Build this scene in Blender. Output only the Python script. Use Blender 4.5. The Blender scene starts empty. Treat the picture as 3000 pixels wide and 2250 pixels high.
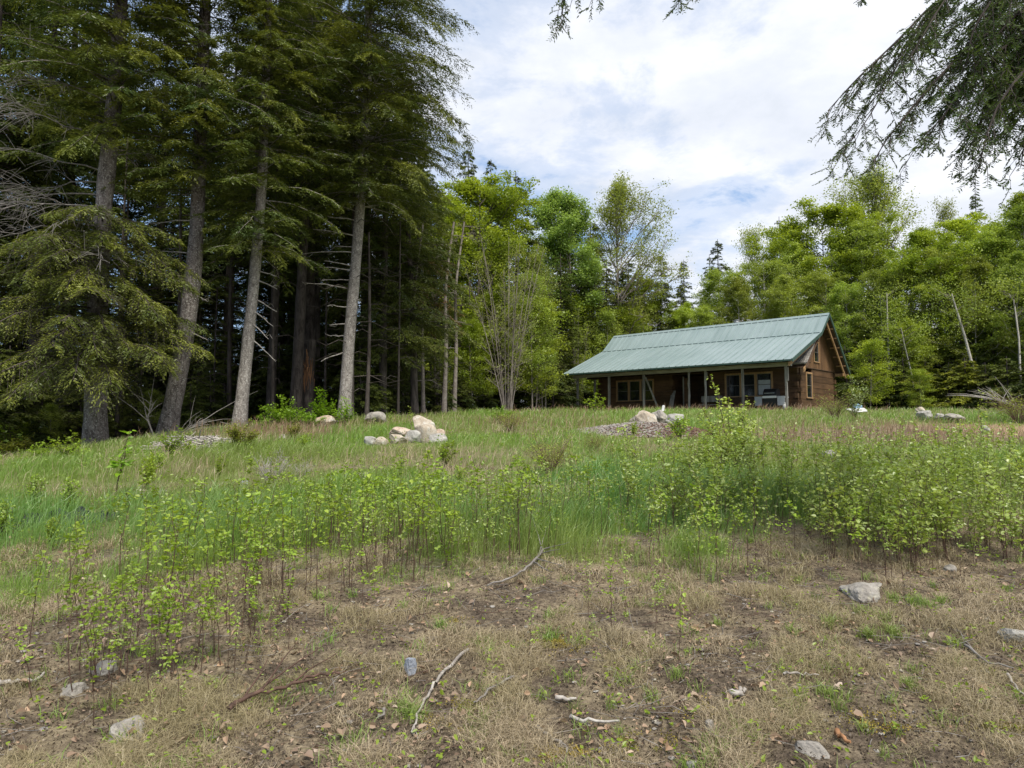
import bpy, math, random
import numpy as np
from mathutils import Vector

R = math.radians
scene = bpy.context.scene
COL = scene.collection

# ------------------------------------------------------------ camera, sky, sun, exposure
FPX = 1986.8                      # focal length in pixels of the 3000 px wide photograph
PITCH = R(3.544)
EYE = 1.6
cam_d = bpy.data.cameras.new('camera')
cam_d.sensor_width = 36.0
cam_d.lens = 36.0 * FPX / 3000.0
cam_d.clip_start = 0.05
cam_d.clip_end = 2000
cam = bpy.data.objects.new('camera', cam_d)
COL.objects.link(cam)
cam.location = (0, 0, EYE)
cam.rotation_euler = (R(90) + PITCH, 0, 0)
scene.camera = cam

SUN_ELEV, SUN_AZ = R(58), R(157)  # azimuth measured clockwise from +Y: behind the camera

world = bpy.data.worlds.new('World')
scene.world = world
world.use_nodes = True
wn, wl = world.node_tree.nodes, world.node_tree.links
wn.clear()


def N(nt, t, **kw):
    n = nt.nodes.new(t)
    for k, v in kw.items():
        if k == 'inp':
            for a, b in v.items():
                n.inputs[a].default_value = b
        else:
            setattr(n, k, v)
    return n


def math_node(nt, op, a, b=None, clamp=False):
    n = nt.nodes.new('ShaderNodeMath')
    n.operation = op
    n.use_clamp = clamp
    for i, v in enumerate((a, b)):
        if v is None:
            continue
        if hasattr(v, 'links'):
            nt.links.new(v, n.inputs[i])
        else:
            n.inputs[i].default_value = v
    return n.outputs[0]


def ramp(nt, fac, stops, interp='LINEAR'):
    n = nt.nodes.new('ShaderNodeValToRGB')
    n.color_ramp.interpolation = interp
    el = n.color_ramp.elements
    while len(el) < len(stops):
        el.new(0.5)
    for e, (p, c) in zip(el, stops):
        e.position = p
        e.color = (c[0], c[1], c[2], 1) if hasattr(c, '__len__') else (c, c, c, 1)
    nt.links.new(fac, n.inputs[0])
    return n.outputs[0]


def mixc(nt, fac, a, b, blend='MIX'):
    n = nt.nodes.new('ShaderNodeMix')
    n.data_type = 'RGBA'
    n.blend_type = blend
    for s, v in ((n.inputs[0], fac), (n.inputs[6], a), (n.inputs[7], b)):
        if hasattr(v, 'links'):
            nt.links.new(v, s)
        elif hasattr(v, '__len__'):
            s.default_value = (v[0], v[1], v[2], 1)
        else:
            s.default_value = v
    return n.outputs[2]


nt = world.node_tree
sky = N(nt, 'ShaderNodeTexSky', sky_type='NISHITA')
sky.sun_disc = False
sky.sun_elevation = SUN_ELEV
sky.sun_rotation = SUN_AZ
sky.air_density = 1.0
sky.dust_density = 0.6
sky.ozone_density = 2.0
tc = N(nt, 'ShaderNodeTexCoord')
sep = N(nt, 'ShaderNodeSeparateXYZ')
wl.new(tc.outputs['Generated'], sep.inputs[0])
zz = math_node(nt, 'ADD', math_node(nt, 'MAXIMUM', sep.outputs[2], 0.0), 0.16)
cx_ = math_node(nt, 'DIVIDE', sep.outputs[0], zz)
cy_ = math_node(nt, 'DIVIDE', sep.outputs[1], zz)
comb = N(nt, 'ShaderNodeCombineXYZ')
wl.new(cx_, comb.inputs[0])
wl.new(cy_, comb.inputs[1])


def wnoise(scale, detail, rough, off, dist=0.0):
    m = N(nt, 'ShaderNodeMapping')
    m.inputs['Location'].default_value = off
    wl.new(comb.outputs[0], m.inputs[0])
    n = N(nt, 'ShaderNodeTexNoise')
    n.inputs['Scale'].default_value = scale
    n.inputs['Detail'].default_value = detail
    n.inputs['Roughness'].default_value = rough
    n.inputs['Distortion'].default_value = dist
    wl.new(m.outputs[0], n.inputs[0])
    return n.outputs[0]


nbig = wnoise(1.0, 3, 0.5, (3.1, 7.7, 0))
nmid = wnoise(3.0, 9, 0.62, (5.27, 4.62, 0), 0.25)
cov = math_node(nt, 'ADD', math_node(nt, 'MULTIPLY', nbig, 0.55), math_node(nt, 'MULTIPLY', nmid, 0.6))
# thinner cloud over the open sky to the left, closed cover to the right
side = math_node(nt, 'MULTIPLY', math_node(nt, 'ADD', sep.outputs[0], 0.08), 0.22)
low = math_node(nt, 'MULTIPLY', math_node(nt, 'ADD', sep.outputs[2], -0.33), 0.25)
cov = math_node(nt, 'ADD', math_node(nt, 'ADD', cov, side), low)
cmask = ramp(nt, cov, [(0.49, 0.0), (0.575, 0.6), (0.67, 1.0)], 'EASE')
nsh = wnoise(2.4, 8, 0.6, (9.2, 4.4, 0), 0.1)
ccol = ramp(nt, nsh, [(0.32, (5.8, 6.2, 6.9)), (0.5, (6.8, 7.1, 7.8)), (0.66, (8.1, 8.2, 8.6))])
skyc = mixc(nt, cmask, mixc(nt, 0.4, sky.outputs[0], (4.2, 6.2, 9.6)), ccol)
bg = N(nt, 'ShaderNodeBackground')
bg.inputs['Strength'].default_value = 0.098
wl.new(skyc, bg.inputs['Color'])
wo = N(nt, 'ShaderNodeOutputWorld')
wl.new(bg.outputs[0], wo.inputs[0])

sun_d = bpy.data.lights.new('sun', 'SUN')
sun_d.energy = 3.6
sun_d.angle = R(20)
sun_d.color = (1.0, 0.95, 0.86)
sun = bpy.data.objects.new('sun', sun_d)
COL.objects.link(sun)
sdir = Vector((math.sin(SUN_AZ) * math.cos(SUN_ELEV), math.cos(SUN_AZ) * math.cos(SUN_ELEV), math.sin(SUN_ELEV)))
sun.rotation_euler = sdir.to_track_quat('Z', 'Y').to_euler()
sun.location = (0, 0, 60)

vs = scene.view_settings
vs.view_transform = 'Standard'
vs.look = 'None'
vs.gamma = 1
vs.exposure = 0.46
scene.render.engine = 'CYCLES'
cy = scene.cycles
cy.use_denoising = True
cy.max_bounces = 6
cy.diffuse_bounces = 3
cy.glossy_bounces = 2
cy.transmission_bounces = 3
cy.transparent_max_bounces = 4
cy.sample_clamp_indirect = 4
cy.use_fast_gi = False

# ------------------------------------------------------------ numpy helpers
rng = np.random.default_rng(7)


def nrm(a):
    return a / np.maximum(np.linalg.norm(a, axis=-1, keepdims=True), 1e-9)


def _hash(i, j, s):
    h = np.sin(i * 127.1 + j * 311.7 + s * 74.7) * 43758.5453
    return h - np.floor(h)


def vnoise(x, y, s=0):
    xi, yi = np.floor(x), np.floor(y)
    fx, fy = x - xi, y - yi
    fx, fy = fx * fx * (3 - 2 * fx), fy * fy * (3 - 2 * fy)
    return (_hash(xi, yi, s) * (1 - fx) + _hash(xi + 1, yi, s) * fx) * (1 - fy) + \
           (_hash(xi, yi + 1, s) * (1 - fx) + _hash(xi + 1, yi + 1, s) * fx) * fy


def fbm(x, y, s=0, o=4):
    v, a, t = 0, 1, 0
    for k in range(o):
        v = v + a * vnoise(x * 2 ** k + 17 * k, y * 2 ** k - 9 * k, s + k)
        t += a
        a *= 0.5
    return v / t


def ss(a, b, x):
    t = np.clip((x - a) / (b - a), 0, 1)
    return t * t * (3 - 2 * t)


def gh(x, y):
    x = np.asarray(x, float)
    y = np.asarray(y, float)
    k = 6.0
    p = 2.35 - np.log1p(np.exp(np.clip(k * (2.35 - 0.072 * y), -40, 40))) / k
    p = np.where(2.35 - 0.072 * y > 5, 0.072 * y, p)
    p = p - 0.95 * ss(7, 17, -x) * ss(3, 18, y) * (1 - 0.6 * ss(28, 60, y))
    p = p + 0.10 * (fbm(x * 0.25, y * 0.25, 3, 2) - 0.5) + 0.09 * (fbm(x * 1.1, y * 1.1, 5, 3) - 0.5) * (1 - 0.6 * ss(12, 30, y))
    r2 = ((x - 4.3) / 1.6) ** 2 + ((y - 19.6) / 1.9) ** 2
    p = p + 0.18 * np.exp(-r2)
    # small cut bank to the right, below the cabin's yard
    p = p - 0.16 * ss(3.5, 6.5, x) * (1 - ss(19.0, 22.5, y + 0.05 * x)) * ss(9, 15, y)
    return p


def ghs(x, y):
    return float(gh(x, y))


def ray(px, py):
    xc, zc = (px - 1500) / FPX, (1125 - py) / FPX
    cp, sp = math.cos(PITCH), math.sin(PITCH)
    return np.array([xc, cp - zc * sp, sp + zc * cp])


def at(px, py, d):
    r = ray(px, py)
    return np.array([0, 0, EYE]) + r / r[1] * d


def ground_px(px, py, dmax=60):
    r = ray(px, py)
    r = r / r[1]
    ds = np.arange(1.5, dmax, 0.04)
    hit = EYE + r[2] * ds < gh(r[0] * ds, ds)
    d = float(ds[int(np.argmax(hit))]) if hit.any() else dmax
    return np.array([r[0] * d, d, ghs(r[0] * d, d)])


class Geo:
    """collects polygons of one mesh"""

    def __init__(s):
        s.v, s.l, s.n, s.c, s.m = [], [], [], 0, []

    def add(s, v, f, mi=0):
        v = np.asarray(v, float).reshape(-1, 3)
        f = np.asarray(f, int)
        s.v.append(v)
        s.l.append((f + s.c).ravel())
        s.n.append(np.full(len(f), f.shape[1]))
        s.m.append(np.full(len(f), mi))
        s.c += len(v)

    def merge(s, o, M=None, t=None, mi=None):
        V = np.concatenate(o.v)
        if M is not None:
            V = V @ M.T
        if t is not None:
            V = V + t
        s.v.append(V)
        s.l.append(np.concatenate(o.l) + s.c)
        s.n.append(np.concatenate(o.n))
        m = np.concatenate(o.m)
        s.m.append(m if mi is None else np.full(len(m), mi))
        s.c += len(V)

    def box(s, a, b, mi=0):
        x0, y0, z0 = a
        x1, y1, z1 = b
        s.add([(x0, y0, z0), (x1, y0, z0), (x1, y1, z0), (x0, y1, z0), (x0, y0, z1), (x1, y0, z1), (x1, y1, z1), (x0, y1, z1)],
              [(0, 3, 2, 1), (4, 5, 6, 7), (0, 1, 5, 4), (1, 2, 6, 5), (2, 3, 7, 6), (3, 0, 4, 7)], mi)

    def bar(s, p, q, w, h, up=(0, 0, 1), mi=0):
        p, q, up = np.array(p, float), np.array(q, float), np.array(up, float)
        d = nrm(q - p)
        sd = nrm(np.cross(d, up)) * w / 2
        u = nrm(np.cross(sd, d)) * h / 2
        v = [p - sd - u, p + sd - u, p + sd + u, p - sd + u, q - sd - u, q + sd - u, q + sd + u, q - sd + u]
        s.add(v, [(0, 1, 2, 3), (7, 6, 5, 4), (0, 4, 5, 1), (1, 5, 6, 2), (2, 6, 7, 3), (3, 7, 4, 0)], mi)

    def prism(s, poly, a, b, axis=0, mi=0):
        """poly in the two other axes, extruded from a to b along axis"""
        n = len(poly)
        V = []
        for t in (a, b):
            for p in poly:
                q = list(p)
                q.insert(axis, t)
                V.append(q)
        s.add(V, [(i, (i + 1) % n, n + (i + 1) % n, n + i) for i in range(n)], mi)
        s.add(V, [tuple(range(n))[::-1]], mi)
        s.add(V, [tuple(range(n, 2 * n))], mi)

    def tubes(s, P, Rr, k=5, mi=0, cap=False):
        """P (N,K,3) centre lines, Rr (N,K) radii"""
        P = np.asarray(P, float)
        Rr = np.asarray(Rr, float)
        n, K = P.shape[:2]
        T = nrm(np.gradient(P, axis=1))
        ref = np.where(np.abs(T[..., 2:3]) > 0.9, np.array([1.0, 0, 0]), np.array([0, 0, 1.0]))
        ref = ref[:, :1].repeat(K, 1)
        A = nrm(np.cross(T, ref))
        B = np.cross(T, A)
        an = np.arange(k) * 2 * np.pi / k
        V = P[:, :, None] + Rr[:, :, None, None] * (A[:, :, None] * np.cos(an)[:, None] + B[:, :, None] * np.sin(an)[:, None])
        V = V.reshape(n, K * k, 3)
        ii, jj = np.meshgrid(np.arange(K - 1), np.arange(k), indexing='ij')
        j2 = (jj + 1) % k
        f = np.stack([ii * k + jj, ii * k + j2, (ii + 1) * k + j2, (ii + 1) * k + jj], -1).reshape(-1, 4)
        F = (f[None] + (np.arange(n) * K * k)[:, None, None]).reshape(-1, 4)
        s.add(V.reshape(-1, 3), F, mi)
        if cap:
            base = np.arange(n)[:, None] * K * k
            s.add(V.reshape(-1, 3), (base + np.arange(k)[None, ::-1]), mi)
            s.add(V.reshape(-1, 3), (base + (K - 1) * k + np.arange(k)[None]), mi)

    def tube(s, pts, rad, k=6, mi=0, cap=False):
        pts = np.asarray(pts, float)
        rad = np.asarray(rad, float) if hasattr(rad, '__len__') else np.full(len(pts), rad)
        s.tubes(pts[None], rad[None], k, mi, cap)

    def leaves(s, C, D, Nn, L, W, mi=0, fold=None):
        """leaf blades: base C, direction D, normal Nn, length L, width W; one rhombus each, or two folded halves"""
        D = nrm(D)
        S = nrm(np.cross(D, Nn))
        U = np.cross(S, D)
        L = np.asarray(L)[:, None] if np.ndim(L) else L
        W = np.asarray(W)[:, None] if np.ndim(W) else W
        n = len(C)
        if fold is None:
            V = np.stack([C, C + D * L * 0.45 + S * W / 2, C + D * L, C + D * L * 0.45 - S * W / 2], 1)
            s.add(V.reshape(-1, 3), np.arange(4 * n).reshape(-1, 4), mi)
        else:
            up = U * W * fold
            tip = C + D * L - U * W * fold * 0.9
            V = np.stack([C, C + D * L * 0.22 + S * W * 0.42 + up, C + D * L * 0.58 + S * W * 0.40 + up * .7, tip,
                          C + D * L * 0.22 - S * W * 0.42 + up, C + D * L * 0.58 - S * W * 0.40 + up * .7], 1)
            b = np.arange(n)[:, None] * 6
            s.add(V.reshape(-1, 3), np.concatenate([b + np.array([0, 1, 2, 3]), b + np.array([0, 3, 5, 4])]), mi)

    def mesh(s, name, mats, smooth=False):
        me = bpy.data.meshes.new(name)
        V = np.concatenate(s.v).astype(np.float32)
        Lp = np.concatenate(s.l).astype(np.int32)
        n = np.concatenate(s.n).astype(np.int32)
        me.vertices.add(len(V))
        me.vertices.foreach_set('co', V.ravel())
        me.loops.add(len(Lp))
        me.loops.foreach_set('vertex_index', Lp)
        me.polygons.add(len(n))
        st = np.concatenate([[0], np.cumsum(n)[:-1]]).astype(np.int32)
        me.polygons.foreach_set('loop_start', st)
        me.polygons.foreach_set('loop_total', n)
        mats = mats if isinstance(mats, (list, tuple)) else [mats]
        for m in mats:
            me.materials.append(m)
        if len(mats) > 1:
            me.polygons.foreach_set('material_index', np.concatenate(s.m).astype(np.int32))
        me.update(calc_edges=True)
        me.shade_smooth() if smooth else me.shade_flat()
        return me


def link(name, data, parent=None):
    o = bpy.data.objects.new(name, data)
    COL.objects.link(o)
    if parent is not None:
        o.parent = parent
    return o


def obj(name, g, mats, parent=None, smooth=False):
    return link(name, g.mesh(name, mats, smooth), parent)


def tag(o, label=None, cat=None, group=None, kind=None):
    for k, v in (('label', label), ('category', cat), ('group', group), ('kind', kind)):
        if v:
            o[k] = v
    return o


def thing(name, label, cat, loc=(0, 0, 0), rz=0, group=None, scale=None):
    o = link(name, None)
    o.location = Vector([float(c) for c in loc])
    o.rotation_euler = (0, 0, rz)
    if scale is not None:
        o.scale = scale if hasattr(scale, '__len__') else (scale,) * 3
    o.empty_display_size = 0.2
    return tag(o, label, cat, group)


# ------------------------------------------------------------ materials
def new_mat(name):
    m = bpy.data.materials.new(name)
    m.use_nodes = True
    m.node_tree.nodes.clear()
    return m, m.node_tree


def out(nt, sh, disp=None):
    o = nt.nodes.new('ShaderNodeOutputMaterial')
    nt.links.new(sh, o.inputs[0])


def coords(nt, kind='Object', scale=(1, 1, 1)):
    t = nt.nodes.new('ShaderNodeTexCoord')
    m = nt.nodes.new('ShaderNodeMapping')
    m.inputs['Scale'].default_value = scale
    nt.links.new(t.outputs[kind], m.inputs[0])
    return m.outputs[0]


def noise(nt, vec, scale, detail=4, rough=0.6, dist=0):
    n = nt.nodes.new('ShaderNodeTexNoise')
    n.inputs['Scale'].default_value = scale
    n.inputs['Detail'].default_value = detail
    n.inputs['Roughness'].default_value = rough
    n.inputs['Distortion'].default_value = dist
    nt.links.new(vec, n.inputs[0])
    return n.outputs[0]


def bump(nt, h, strength, dist=0.02):
    b = nt.nodes.new('ShaderNodeBump')
    b.inputs['Strength'].default_value = strength
    b.inputs['Distance'].default_value = dist
    nt.links.new(h, b.inputs['Height'])
    return b.outputs[0]


def principled(nt, col, rough=0.7, spec=0.3, normal=None, metal=0.0):
    p = nt.nodes.new('ShaderNodeBsdfPrincipled')
    for nm, v in (('Base Color', col), ('Roughness', rough), ('Specular IOR Level', spec), ('Metallic', metal)):
        if hasattr(v, 'links'):
            nt.links.new(v, p.inputs[nm])
        elif hasattr(v, '__len__'):
            p.inputs[nm].default_value = (v[0], v[1], v[2], 1)
        else:
            p.inputs[nm].default_value = v
    if normal is not None:
        nt.links.new(normal, p.inputs['Normal'])
    return p.outputs[0]


def leaf_mat(name, c1, c2, c3, trans=0.35, gloss=0.04, clump=0.6, objvar=0.12):
    """per-leaf variation c1..c2, clumps of c3"""
    m, nt = new_mat(name)
    geo = nt.nodes.new('ShaderNodeNewGeometry')
    c = mixc(nt, geo.outputs['Random Per Island'], c1, c2)
    n = noise(nt, coords(nt), clump, 3, 0.6)
    c = mixc(nt, ramp(nt, n, [(0.42, 0.0), (0.60, 1.0)]), c, c3)
    if objvar:
        oi = nt.nodes.new('ShaderNodeObjectInfo')
        h = nt.nodes.new('ShaderNodeHueSaturation')
        nt.links.new(math_node(nt, 'ADD', math_node(nt, 'MULTIPLY', oi.outputs['Random'], objvar * 0.14), 0.5 - objvar * 0.09), h.inputs['Hue'])
        v = math_node(nt, 'FRACT', math_node(nt, 'MULTIPLY', oi.outputs['Random'], 7.31))
        nt.links.new(math_node(nt, 'ADD', math_node(nt, 'MULTIPLY', v, objvar * 3.5), 1 - objvar * 1.7), h.inputs['Value'])
        nt.links.new(c, h.inputs['Color'])
        c = h.outputs[0]
    d = nt.nodes.new('ShaderNodeBsdfDiffuse')
    t = nt.nodes.new('ShaderNodeBsdfTranslucent')
    nt.links.new(c, d.inputs[0])
    nt.links.new(mixc(nt, 1.0, c, (1.0, 1.0, 0.55), 'MULTIPLY'), t.inputs[0])
    mx = nt.nodes.new('ShaderNodeMixShader')
    mx.inputs[0].default_value = trans
    nt.links.new(d.outputs[0], mx.inputs[1])
    nt.links.new(t.outputs[0], mx.inputs[2])
    sh = mx.outputs[0]
    if gloss:
        g = nt.nodes.new('ShaderNodeBsdfGlossy')
        g.inputs['Roughness'].default_value = 0.45
        m2 = nt.nodes.new('ShaderNodeMixShader')
        m2.inputs[0].default_value = gloss
        nt.links.new(sh, m2.inputs[1])
        nt.links.new(g.outputs[0], m2.inputs[2])
        sh = m2.outputs[0]
    out(nt, sh)
    return m


def bark_mat(name, dark, light, spot, vscale=0.25, scale=9, spotamt=0.62, bumpd=0.03):
    m, nt = new_mat(name)
    v = coords(nt, 'Object', (1, 1, vscale))
    n1 = noise(nt, v, scale, 6, 0.68, 0.6)
    n2 = noise(nt, coords(nt), 22, 4, 0.7)
    n3 = noise(nt, coords(nt), 0.9, 3, 0.6)
    c = ramp(nt, n1, [(0.36, dark), (0.62, light)])
    c = mixc(nt, ramp(nt, n2, [(spotamt - 0.02, 0.0), (spotamt + 0.05, 1.0)]), c, spot)
    c = mixc(nt, math_node(nt, 'MULTIPLY', ramp(nt, n3, [(0.4, 0.0), (0.65, 1.0)]), 0.5), c, [x * 0.62 for x in dark], 'MIX')
    out(nt, principled(nt, c, 0.9, 0.15, bump(nt, n1, 0.9, bumpd)))
    return m


def plain_mat(name, c1, c2, scale=6, rough=0.7, spec=0.3, stretch=(1, 1, 1), metal=0.0, b=0.3, lo=0.35, hi=0.65, kind='Object'):
    m, nt = new_mat(name)
    n = noise(nt, coords(nt, kind, stretch), scale, 6, 0.65, 0.3)
    c = ramp(nt, n, [(lo, c1), (hi, c2)])
    out(nt, principled(nt, c, rough, spec, bump(nt, n, b, 0.01), metal))
    return m


M = {}
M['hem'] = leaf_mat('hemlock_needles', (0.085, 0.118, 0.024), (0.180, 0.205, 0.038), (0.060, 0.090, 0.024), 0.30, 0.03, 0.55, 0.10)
M['hemlit'] = leaf_mat('hemlock_lit_fresh_needles', (0.130, 0.155, 0.025), (0.245, 0.260, 0.042), (0.095, 0.122, 0.024), 0.32, 0.03, 0.8, 0.06)  # yellower copy of hem: fresh growth, with sunlight put into the colour
M['hemdark'] = leaf_mat('spruce_needles', (0.055, 0.085, 0.020), (0.105, 0.140, 0.024), (0.080, 0.100, 0.016), 0.22, 0.03, 0.5, 0.12)
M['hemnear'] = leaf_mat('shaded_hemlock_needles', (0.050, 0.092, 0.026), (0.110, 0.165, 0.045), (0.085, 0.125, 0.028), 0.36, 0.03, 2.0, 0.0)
M['hembrown'] = leaf_mat('dying_needles', (0.16, 0.085, 0.04), (0.24, 0.14, 0.06), (0.10, 0.09, 0.03), 0.2, 0.02, 0.8, 0.0)
M['maple'] = leaf_mat('maple_leaves', (0.27, 0.36, 0.026), (0.45, 0.54, 0.055), (0.215, 0.30, 0.028), 0.48, 0.03, 0.45, 0.10)
M['birch'] = leaf_mat('birch_leaves', (0.25, 0.33, 0.050), (0.41, 0.49, 0.095), (0.20, 0.265, 0.042), 0.48, 0.03, 0.5, 0.16)
M['aspen'] = leaf_mat('aspen_leaves', (0.22, 0.33, 0.075), (0.36, 0.48, 0.13), (0.18, 0.28, 0.060), 0.45, 0.03, 0.5, 0.08)
M['bud'] = leaf_mat('opening_leaves', (0.26, 0.33, 0.06), (0.40, 0.46, 0.11), (0.29, 0.33, 0.07), 0.48, 0.02, 0.6, 0.08)
M['sap'] = leaf_mat('sapling_leaves', (0.22, 0.34, 0.026), (0.35, 0.47, 0.055), (0.26, 0.37, 0.030), 0.45, 0.04, 1.5, 0.10)
M['sap2'] = leaf_mat('thicket_leaves', (0.27, 0.38, 0.040), (0.50, 0.60, 0.16), (0.32, 0.42, 0.050), 0.48, 0.07, 1.5, 0.10)
M['shrub'] = leaf_mat('shrub_leaves', (0.150, 0.290, 0.010), (0.280, 0.440, 0.022), (0.140, 0.270, 0.012), 0.42, 0.04, 1.2, 0.06)
M['yew'] = leaf_mat('yellowing_evergreen_needles', (0.20, 0.22, 0.020), (0.32, 0.34, 0.035), (0.13, 0.16, 0.018), 0.35, 0.03, 1.8, 0.06)
M['pale'] = leaf_mat('pale_downy_leaves', (0.28, 0.34, 0.14), (0.45, 0.50, 0.27), (0.20, 0.28, 0.08), 0.35, 0.04, 1.5, 0.0)
M['grass'] = leaf_mat('green_grass_blades', (0.165, 0.290, 0.045), (0.290, 0.420, 0.090), (0.250, 0.310, 0.080), 0.40, 0.05, 0.25, 0.0)
M['lush'] = leaf_mat('bluish_grass_blades', (0.130, 0.280, 0.055), (0.245, 0.420, 0.110), (0.210, 0.330, 0.080), 0.40, 0.06, 0.4, 0.0)
M['dry'] = leaf_mat('dry_grass_blades', (0.240, 0.188, 0.120), (0.560, 0.460, 0.310), (0.340, 0.285, 0.160), 0.2, 0.04, 0.7, 0.0)
M['litter'] = leaf_mat('dead_leaves', (0.160, 0.100, 0.065), (0.440, 0.300, 0.190), (0.300, 0.215, 0.150), 0.10, 0.05, 2.0, 0.0)
M['needle_litter'] = leaf_mat('needle_and_bark_litter', (0.030, 0.022, 0.016), (0.190, 0.140, 0.100), (0.080, 0.060, 0.042), 0.05, 0.02, 1.0, 0.0)
M['moss'] = leaf_mat('yellow_moss', (0.24, 0.18, 0.025), (0.40, 0.30, 0.06), (0.16, 0.15, 0.04), 0.1, 0.02, 3.0, 0.0)
M['rust'] = leaf_mat('rusty_dead_weeds', (0.17, 0.10, 0.065), (0.36, 0.24, 0.155), (0.26, 0.18, 0.12), 0.1, 0.02, 2.0, 0.0)
M['bark'] = bark_mat('hemlock_bark', (0.075, 0.062, 0.055), (0.26, 0.225, 0.205), (0.46, 0.44, 0.40), 0.42, 11, 0.57)
M['barkpale'] = bark_mat('pale_hemlock_bark', (0.13, 0.112, 0.10), (0.37, 0.335, 0.305), (0.56, 0.54, 0.49), 0.42, 12, 0.57)
M['barkdark'] = bark_mat('dark_bark', (0.035, 0.029, 0.025), (0.12, 0.10, 0.088), (0.19, 0.18, 0.16), 0.25, 8, 0.66)
M['barkgrey'] = bark_mat('smooth_grey_bark', (0.16, 0.135, 0.115), (0.30, 0.265, 0.23), (0.42, 0.40, 0.36), 1.2, 6, 0.62, 0.008)
M['barkwhite'] = bark_mat('white_birch_bark', (0.34, 0.30, 0.26), (0.62, 0.58, 0.53), (0.10, 0.085, 0.075), 3.0, 5, 0.66, 0.006)
M['twig'] = plain_mat('sapling_stem_bark', (0.050, 0.030, 0.022), (0.125, 0.075, 0.055), 20, 0.7, 0.2)
M['redtwig'] = plain_mat('reddish_twigs', (0.11, 0.06, 0.045), (0.23, 0.145, 0.105), 20, 0.8, 0.2)
M['deadwood'] = plain_mat('weathered_dead_wood', (0.20, 0.175, 0.155), (0.46, 0.43, 0.39), 14, 0.9, 0.15, (1, 1, 1))
M['deaddark'] = plain_mat('dead_twig_grey', (0.13, 0.115, 0.105), (0.28, 0.26, 0.24), 10, 0.9, 0.15)
M['splint'] = plain_mat('splintered_orange_wood', (0.13, 0.065, 0.035), (0.36, 0.19, 0.095), 10, 0.9, 0.15, (1, 1, 0.15))


def rock_mat(name, a, b, c, lichen=(0.5, 0.5, 0.46), sc=3.0):
    m, nt = new_mat(name)
    v = coords(nt)
    n1 = noise(nt, v, sc, 7, 0.65, 0.4)
    n2 = noise(nt, v, sc * 9, 5, 0.75)
    n3 = noise(nt, v, sc * 1.7, 5, 0.7, 0.8)
    col = ramp(nt, n1, [(0.33, a), (0.5, b), (0.66, c)])
    col = mixc(nt, ramp(nt, n3, [(0.55, 0.0), (0.66, 0.8)]), col, lichen)
    col = mixc(nt, ramp(nt, n2, [(0.33, 0.75), (0.47, 0.0)]), col, [x * 0.45 for x in a])
    hh = mixc(nt, 0.5, n1, n2)
    out(nt, principled(nt, col, 0.9, 0.2, bump(nt, hh, 0.8, 0.03)))
    return m


M['rock_tan'] = rock_mat('tan_granite', (0.27, 0.215, 0.16), (0.43, 0.37, 0.29), (0.54, 0.50, 0.42))
M['rock_pink'] = rock_mat('pinkish_granite', (0.30, 0.215, 0.165), (0.46, 0.36, 0.28), (0.52, 0.46, 0.38))
M['rock_grey'] = rock_mat('grey_granite', (0.19, 0.18, 0.165), (0.34, 0.325, 0.295), (0.47, 0.455, 0.41), (0.54, 0.53, 0.48))
M['rock_flat'] = rock_mat('weathered_ledge', (0.17, 0.155, 0.135), (0.30, 0.275, 0.245), (0.40, 0.38, 0.34), (0.48, 0.45, 0.34), 5)
M['slate'] = rock_mat('blue_grey_slate', (0.16, 0.175, 0.20), (0.26, 0.28, 0.32), (0.36, 0.38, 0.41), (0.46, 0.48, 0.50), 4)

# cabin materials
M['metal_roof'] = plain_mat('green_metal_roofing', (0.190, 0.255, 0.250), (0.250, 0.325, 0.318), 1.1, 0.34, 0.6, (1, 1, 1), b=0.06)
def roof_mat():
    m, nt = new_mat('faded_green_metal_roofing')
    a = noise(nt, coords(nt, 'Object', (2.2, 0.12, 0.12)), 3.0, 5, 0.7)
    b = noise(nt, coords(nt), 0.5, 4, 0.6)
    d = noise(nt, coords(nt), 14, 4, 0.8)
    c = ramp(nt, a, [(0.3, (0.145, 0.200, 0.197)), (0.7, (0.225, 0.290, 0.286))])
    c = mixc(nt, math_node(nt, 'MULTIPLY', ramp(nt, b, [(0.4, 0.0), (0.65, 1.0)]), 0.5), c, (0.255, 0.315, 0.315))
    c = mixc(nt, ramp(nt, d, [(0.66, 0.0), (0.72, 0.5)]), c, (0.09, 0.085, 0.06))
    out(nt, principled(nt, c, ramp(nt, a, [(0.3, 0.30), (0.7, 0.46)]), 0.6, bump(nt, b, 0.08, 0.02)))
    return m


M['metal_roof'] = roof_mat()
M['roof_trim'] = plain_mat('dark_green_trim', (0.030, 0.060, 0.050), (0.040, 0.080, 0.066), 3, 0.45, 0.5, b=0.05)
M['greywood'] = plain_mat('weathered_grey_timber', (0.130, 0.120, 0.108), (0.330, 0.315, 0.290), 9, 0.85, 0.2, (1, 1, 0.12))
M['beamwood'] = plain_mat('weathered_grey_beam', (0.19, 0.175, 0.155), (0.42, 0.395, 0.355), 9, 0.85, 0.2, (0.12, 1, 1))
M['trim'] = plain_mat('fresh_pine_trim', (0.25, 0.145, 0.07), (0.40, 0.25, 0.125), 8, 0.6, 0.3, (1, 1, 0.15))
M['darkwood'] = plain_mat('dark_soffit_boards', (0.055, 0.036, 0.024), (0.110, 0.070, 0.045), 6, 0.8, 0.2, (1, 0.2, 1))
M['white'] = plain_mat('white_sash_paint', (0.60, 0.60, 0.58), (0.72, 0.72, 0.70), 8, 0.5, 0.4)
M['blackmetal'] = plain_mat('black_enamel', (0.012, 0.012, 0.013), (0.022, 0.022, 0.024), 6, 0.35, 0.5)
M['greymetal'] = plain_mat('grey_painted_steel', (0.33, 0.35, 0.37), (0.42, 0.44, 0.46), 5, 0.45, 0.5)
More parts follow.
